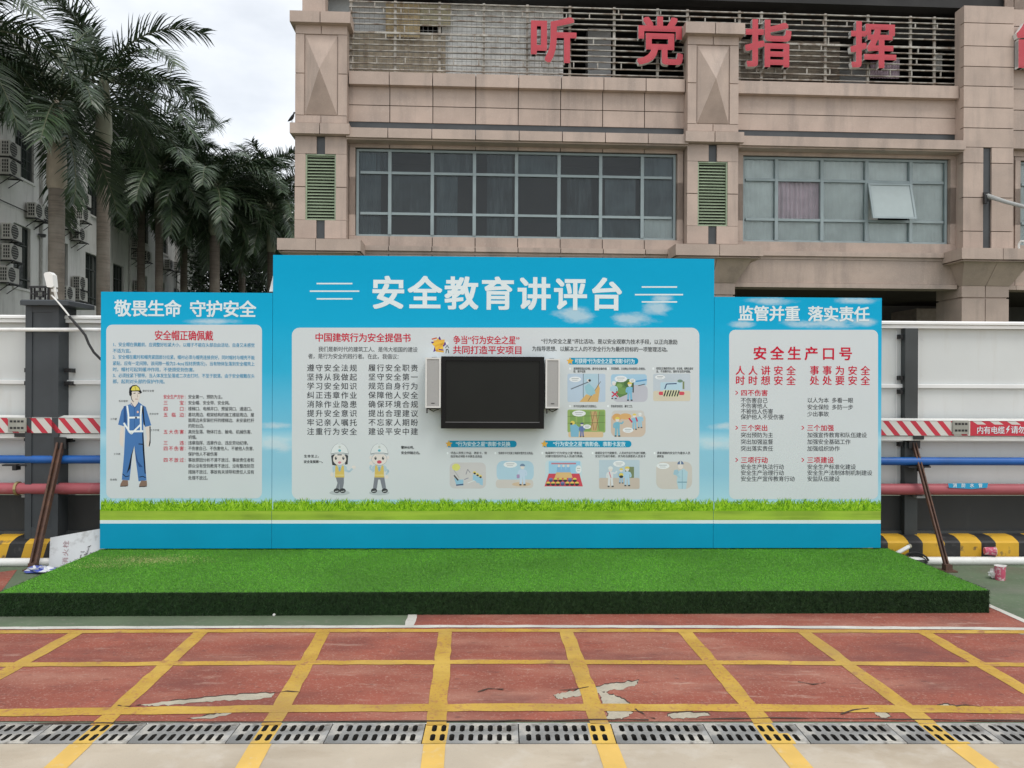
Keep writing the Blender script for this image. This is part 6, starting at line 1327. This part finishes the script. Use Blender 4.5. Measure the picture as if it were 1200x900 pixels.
def frond_mesh(seed, a0, bend, L, fresh):
    r = random.Random(seed); b = MB(); N = 30; pts = []; p = Vector((0, 0, 0)); tw = r.uniform(-.5, .5)
    yaw = 0
    for i in range(N + 1):
        t = i / N; pts.append(p.copy()); an = a0 - bend * t ** 1.25; yaw += tw * .02
        p = p + Vector((math.cos(an) * math.cos(yaw), math.cos(an) * math.sin(yaw), math.sin(an))) * (L / N)
    b.tube(pts, [.030 * (1 - .85 * i / N) + .003 for i in range(N + 1)], 5, 1)
    M = 84
    for i in range(M):
        t = .10 + .90 * (i + r.uniform(-.3, .3)) / M; t = min(.995, max(.08, t)); f = t * N; k = min(N - 1, int(f)); q = pts[k].lerp(pts[k + 1], f - k); tg = (pts[k + 1] - pts[k]).normalized()
        sidev = tg.cross(Vector((0, 0, 1)));
        if sidev.length < .1: sidev = Vector((0, 1, 0))
        sidev.normalize(); upv = sidev.cross(tg)
        ll = L * (.11 + .145 * math.sin(math.pi * min(1, .16 + .80 * t)) ) * r.uniform(.82, 1.12)
        for sgn in (-1, 1):
            el = r.choice((-.25, .05, .35, .55)) + r.uniform(-.12, .12)
            dr = (sidev * sgn * math.cos(el) + upv * math.sin(el)) * r.uniform(.75, .95) + tg * (.45 + .45 * t); dr.normalize()
            wv = tg.cross(dr).cross(dr); wv.normalize(); wd = r.uniform(.013, .019) * L / 3.2
            pp = q.copy(); vs = []; droop = r.uniform(.30, .75); nseg = 4
            for s_ in range(nseg + 1):
                u = s_ / nseg; wq = wd * (1.0 if s_ == 0 else 1.15 if s_ == 1 else 1.0 if s_ == 2 else .65 if s_ == 3 else .08)
                vs += [tuple(pp - wv * wq), tuple(pp + wv * wq)]
                d2 = (dr + Vector((0, 0, -1)) * droop * u * 1.5).normalized(); pp = pp + d2 * (ll / nseg)
            x_ = r.random(); mi = (3 if x_ < .5 else 2) if fresh == 2 else (2 if x_ < .35 else 0) if fresh == 1 else (2 if x_ < .03 else 4 if x_ < .045 and False else 0)
            mm = {0: 0, 1: 1, 2: 2, 3: 3}.get(mi, 0)
            if fresh == 0: mm = 0 if r.random() < .6 else 2
            b.add(vs, [(2 * j, 2 * j + 1, 2 * j + 3, 2 * j + 2) for j in range(nseg)], mm)
    me = bpy.data.meshes.new('frond'); me.from_pydata(b.v, [], b.f); me.materials.append(LEAF[0]); me.materials.append(RACH); me.materials.append(LEAF[1]); me.materials.append(LEAF[2])
    me.polygons.foreach_set('material_index', b.m); me.update(); return me
FM = {}
for nm, a0, bend, fr_ in (('up', 78, 55, 1), ('high', 62, 85, 0), ('mid', 42, 95, 0), ('flat', 18, 85, 0), ('low', -10, 62, 0), ('hang', -42, 42, 0)):
    FM[nm] = [frond_mesh(hash(nm) % 1000 * 0 + len(nm) * 17 + k * 5 + int(a0) + 90, R(a0), R(bend + 10 * k), 3.2, fr_) for k in range(2)]
def palm(x, Y, ycrown, rtr, label, scale=1.0, seed=1, green=False, zshaft=1.35, extra=0, rot=0, lean=0.0):
    r = random.Random(seed); c = at(x, ycrown, Y); t = bpy.data.objects.new('royal_palm', None); COL.objects.link(t)
    t.location = (c.x, Y, 0); tag(t, label, 'palm tree', 'palms between the two buildings'); zc = c.z
    zs_ = zc - zshaft * scale
    b = MB(); n = 26; pts = []; rs = []
    for i in range(n + 1):
        u = i / n; pts.append((lean * (1 - u), .0, zs_ * u)); rs.append(rtr * (1.18 - .18 * min(1, u * 3)) * (1 + .012 * (i % 2)))
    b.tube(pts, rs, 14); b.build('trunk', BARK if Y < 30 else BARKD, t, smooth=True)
    b = MB(); pr_ = [(rtr * 1.04, -.02), (rtr * 1.26, .05), (rtr * 1.22, .4), (rtr * 1.0, .8), (rtr * .78, 1.15), (rtr * .5, 1.4)]
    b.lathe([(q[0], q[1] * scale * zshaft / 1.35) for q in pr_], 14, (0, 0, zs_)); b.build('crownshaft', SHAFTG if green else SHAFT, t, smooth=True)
    plan = ['up'] + ['high'] * (3 + extra // 3) + ['mid'] * (4 + extra // 4) + ['flat'] * 4 + ['low'] * (3 + extra // 4) + ['hang'] * (2 + extra)
    ph = r.uniform(0, 360)
    for i, nm in enumerate(plan):
        o = bpy.data.objects.new('frond', FM[nm][r.randrange(2)]); COL.objects.link(o); o.parent = t
        o.location = (0, 0, zc - .10 * scale + (.1 if nm in ('up', 'high') else -.05)); az = ph + i * 137.5 + r.uniform(-18, 18)
        s = scale * r.uniform(.88, 1.1); o.scale = (s, s, s); o.rotation_euler = (R(r.uniform(-12, 12)), R(r.uniform(-8, 8)), R(az))
    return t
palm(67, 24.0, 122, .23, 'nearest royal palm with a pale tan crownshaft at the far left', 1.14, 3, False, 2.3, 0)
palm(122, 28.0, 90, .225, 'tall royal palm with a dark trunk just left of the board top', 1.34, 5, True, 1.8, 0)
palm(-48, 21.0, 30, .22, 'royal palm cut off by the left edge, only its fronds showing at the top left', 1.2, 8)
palm(187, 37.0, 196, .18, 'mid distance royal palm with a slim trunk, first right of the two tall palms', 1.22, 11, True, 2.0, 5)
palm(216, 41.0, 196, .18, 'slim royal palm second right of the two tall palms, lighter trunk', 1.25, 14, False, 2.0, 5)
palm(252, 38.0, 218, .24, 'dark royal palm with the thickest trunk in the middle of the far group', 1.22, 17, True, 2.0, 5)
palm(284, 43.0, 232, .18, 'royal palm with a pale slim trunk left of the granite building', 1.26, 21, False, 2.0, 5)
palm(318, 40.0, 240, .18, 'royal palm whose fronds touch the left corner of the granite building', 1.22, 24, True, 2.0, 6)
palm(166, 38.0, 166, .18, 'royal palm in the rear rising between the tall pair and the far group', 1.2, 27, True, 2.0, 3)
palm(300, 52.0, 226, .18, 'farthest royal palm, its crown filling the gap beside the granite building', 1.55, 31, True, 2.0, 6)
palm(236, 50.0, 226, .18, 'rear royal palm half hidden between the slim lighter trunk and the thickest one', 1.55, 37, True, 2.0, 6)
def shrub(x, Y, h, w_, seed, label):
    r = random.Random(seed); c = at(x, 450, Y); t = bpy.data.objects.new('shrub', None); COL.objects.link(t); t.location = (c.x, Y, 0); tag(t, label, 'shrub', 'shrubs under the far palms')
    b = MB()
    for i in range(7000):
        a, u = r.uniform(0, 6.283), r.random() ** .5; z = h * r.random() ** .8; rr = w_ * u * (1 - .5 * (z / h) ** 2) * (.8 + .35 * math.sin(a * 3 + seed)); p = Vector((rr * math.cos(a), rr * math.sin(a), z)); d = Vector((r.gauss(0, 1), r.gauss(0, 1), r.gauss(0, .7) + .2)).normalized(); sd_ = d.orthogonal().normalized() * .045; l = r.uniform(.2, .55)
        b.add([tuple(p), tuple(p + d * l * .5 + sd_), tuple(p + d * l), tuple(p + d * l * .5 - sd_)], [(0, 1, 2, 3)], r.randrange(2))
    b.build('foliage', LEAF[:2], t)
    b = MB()
    for i in range(5): b.tube([(r.uniform(-.1, .1), r.uniform(-.1, .1), 0), (r.uniform(-.6, .6) * w_, r.uniform(-.6, .6) * w_, h * .7)], [.05, .02], 5)
    b.build('stems', BARK, t)
shrub(246, 46, 10.0, 2.6, 1, 'dark leafy shrub between the grey block and the thickest far trunk')
shrub(275, 47, 10.6, 2.6, 2, 'dark leafy shrub between the thick far trunk and the pale slim one')
shrub(305, 48, 10.4, 2.7, 3, 'dark leafy shrub close to the left corner of the granite building')
shrub(332, 46, 9.8, 2.6, 4, 'dark leafy shrub half hidden by the granite building and the board')
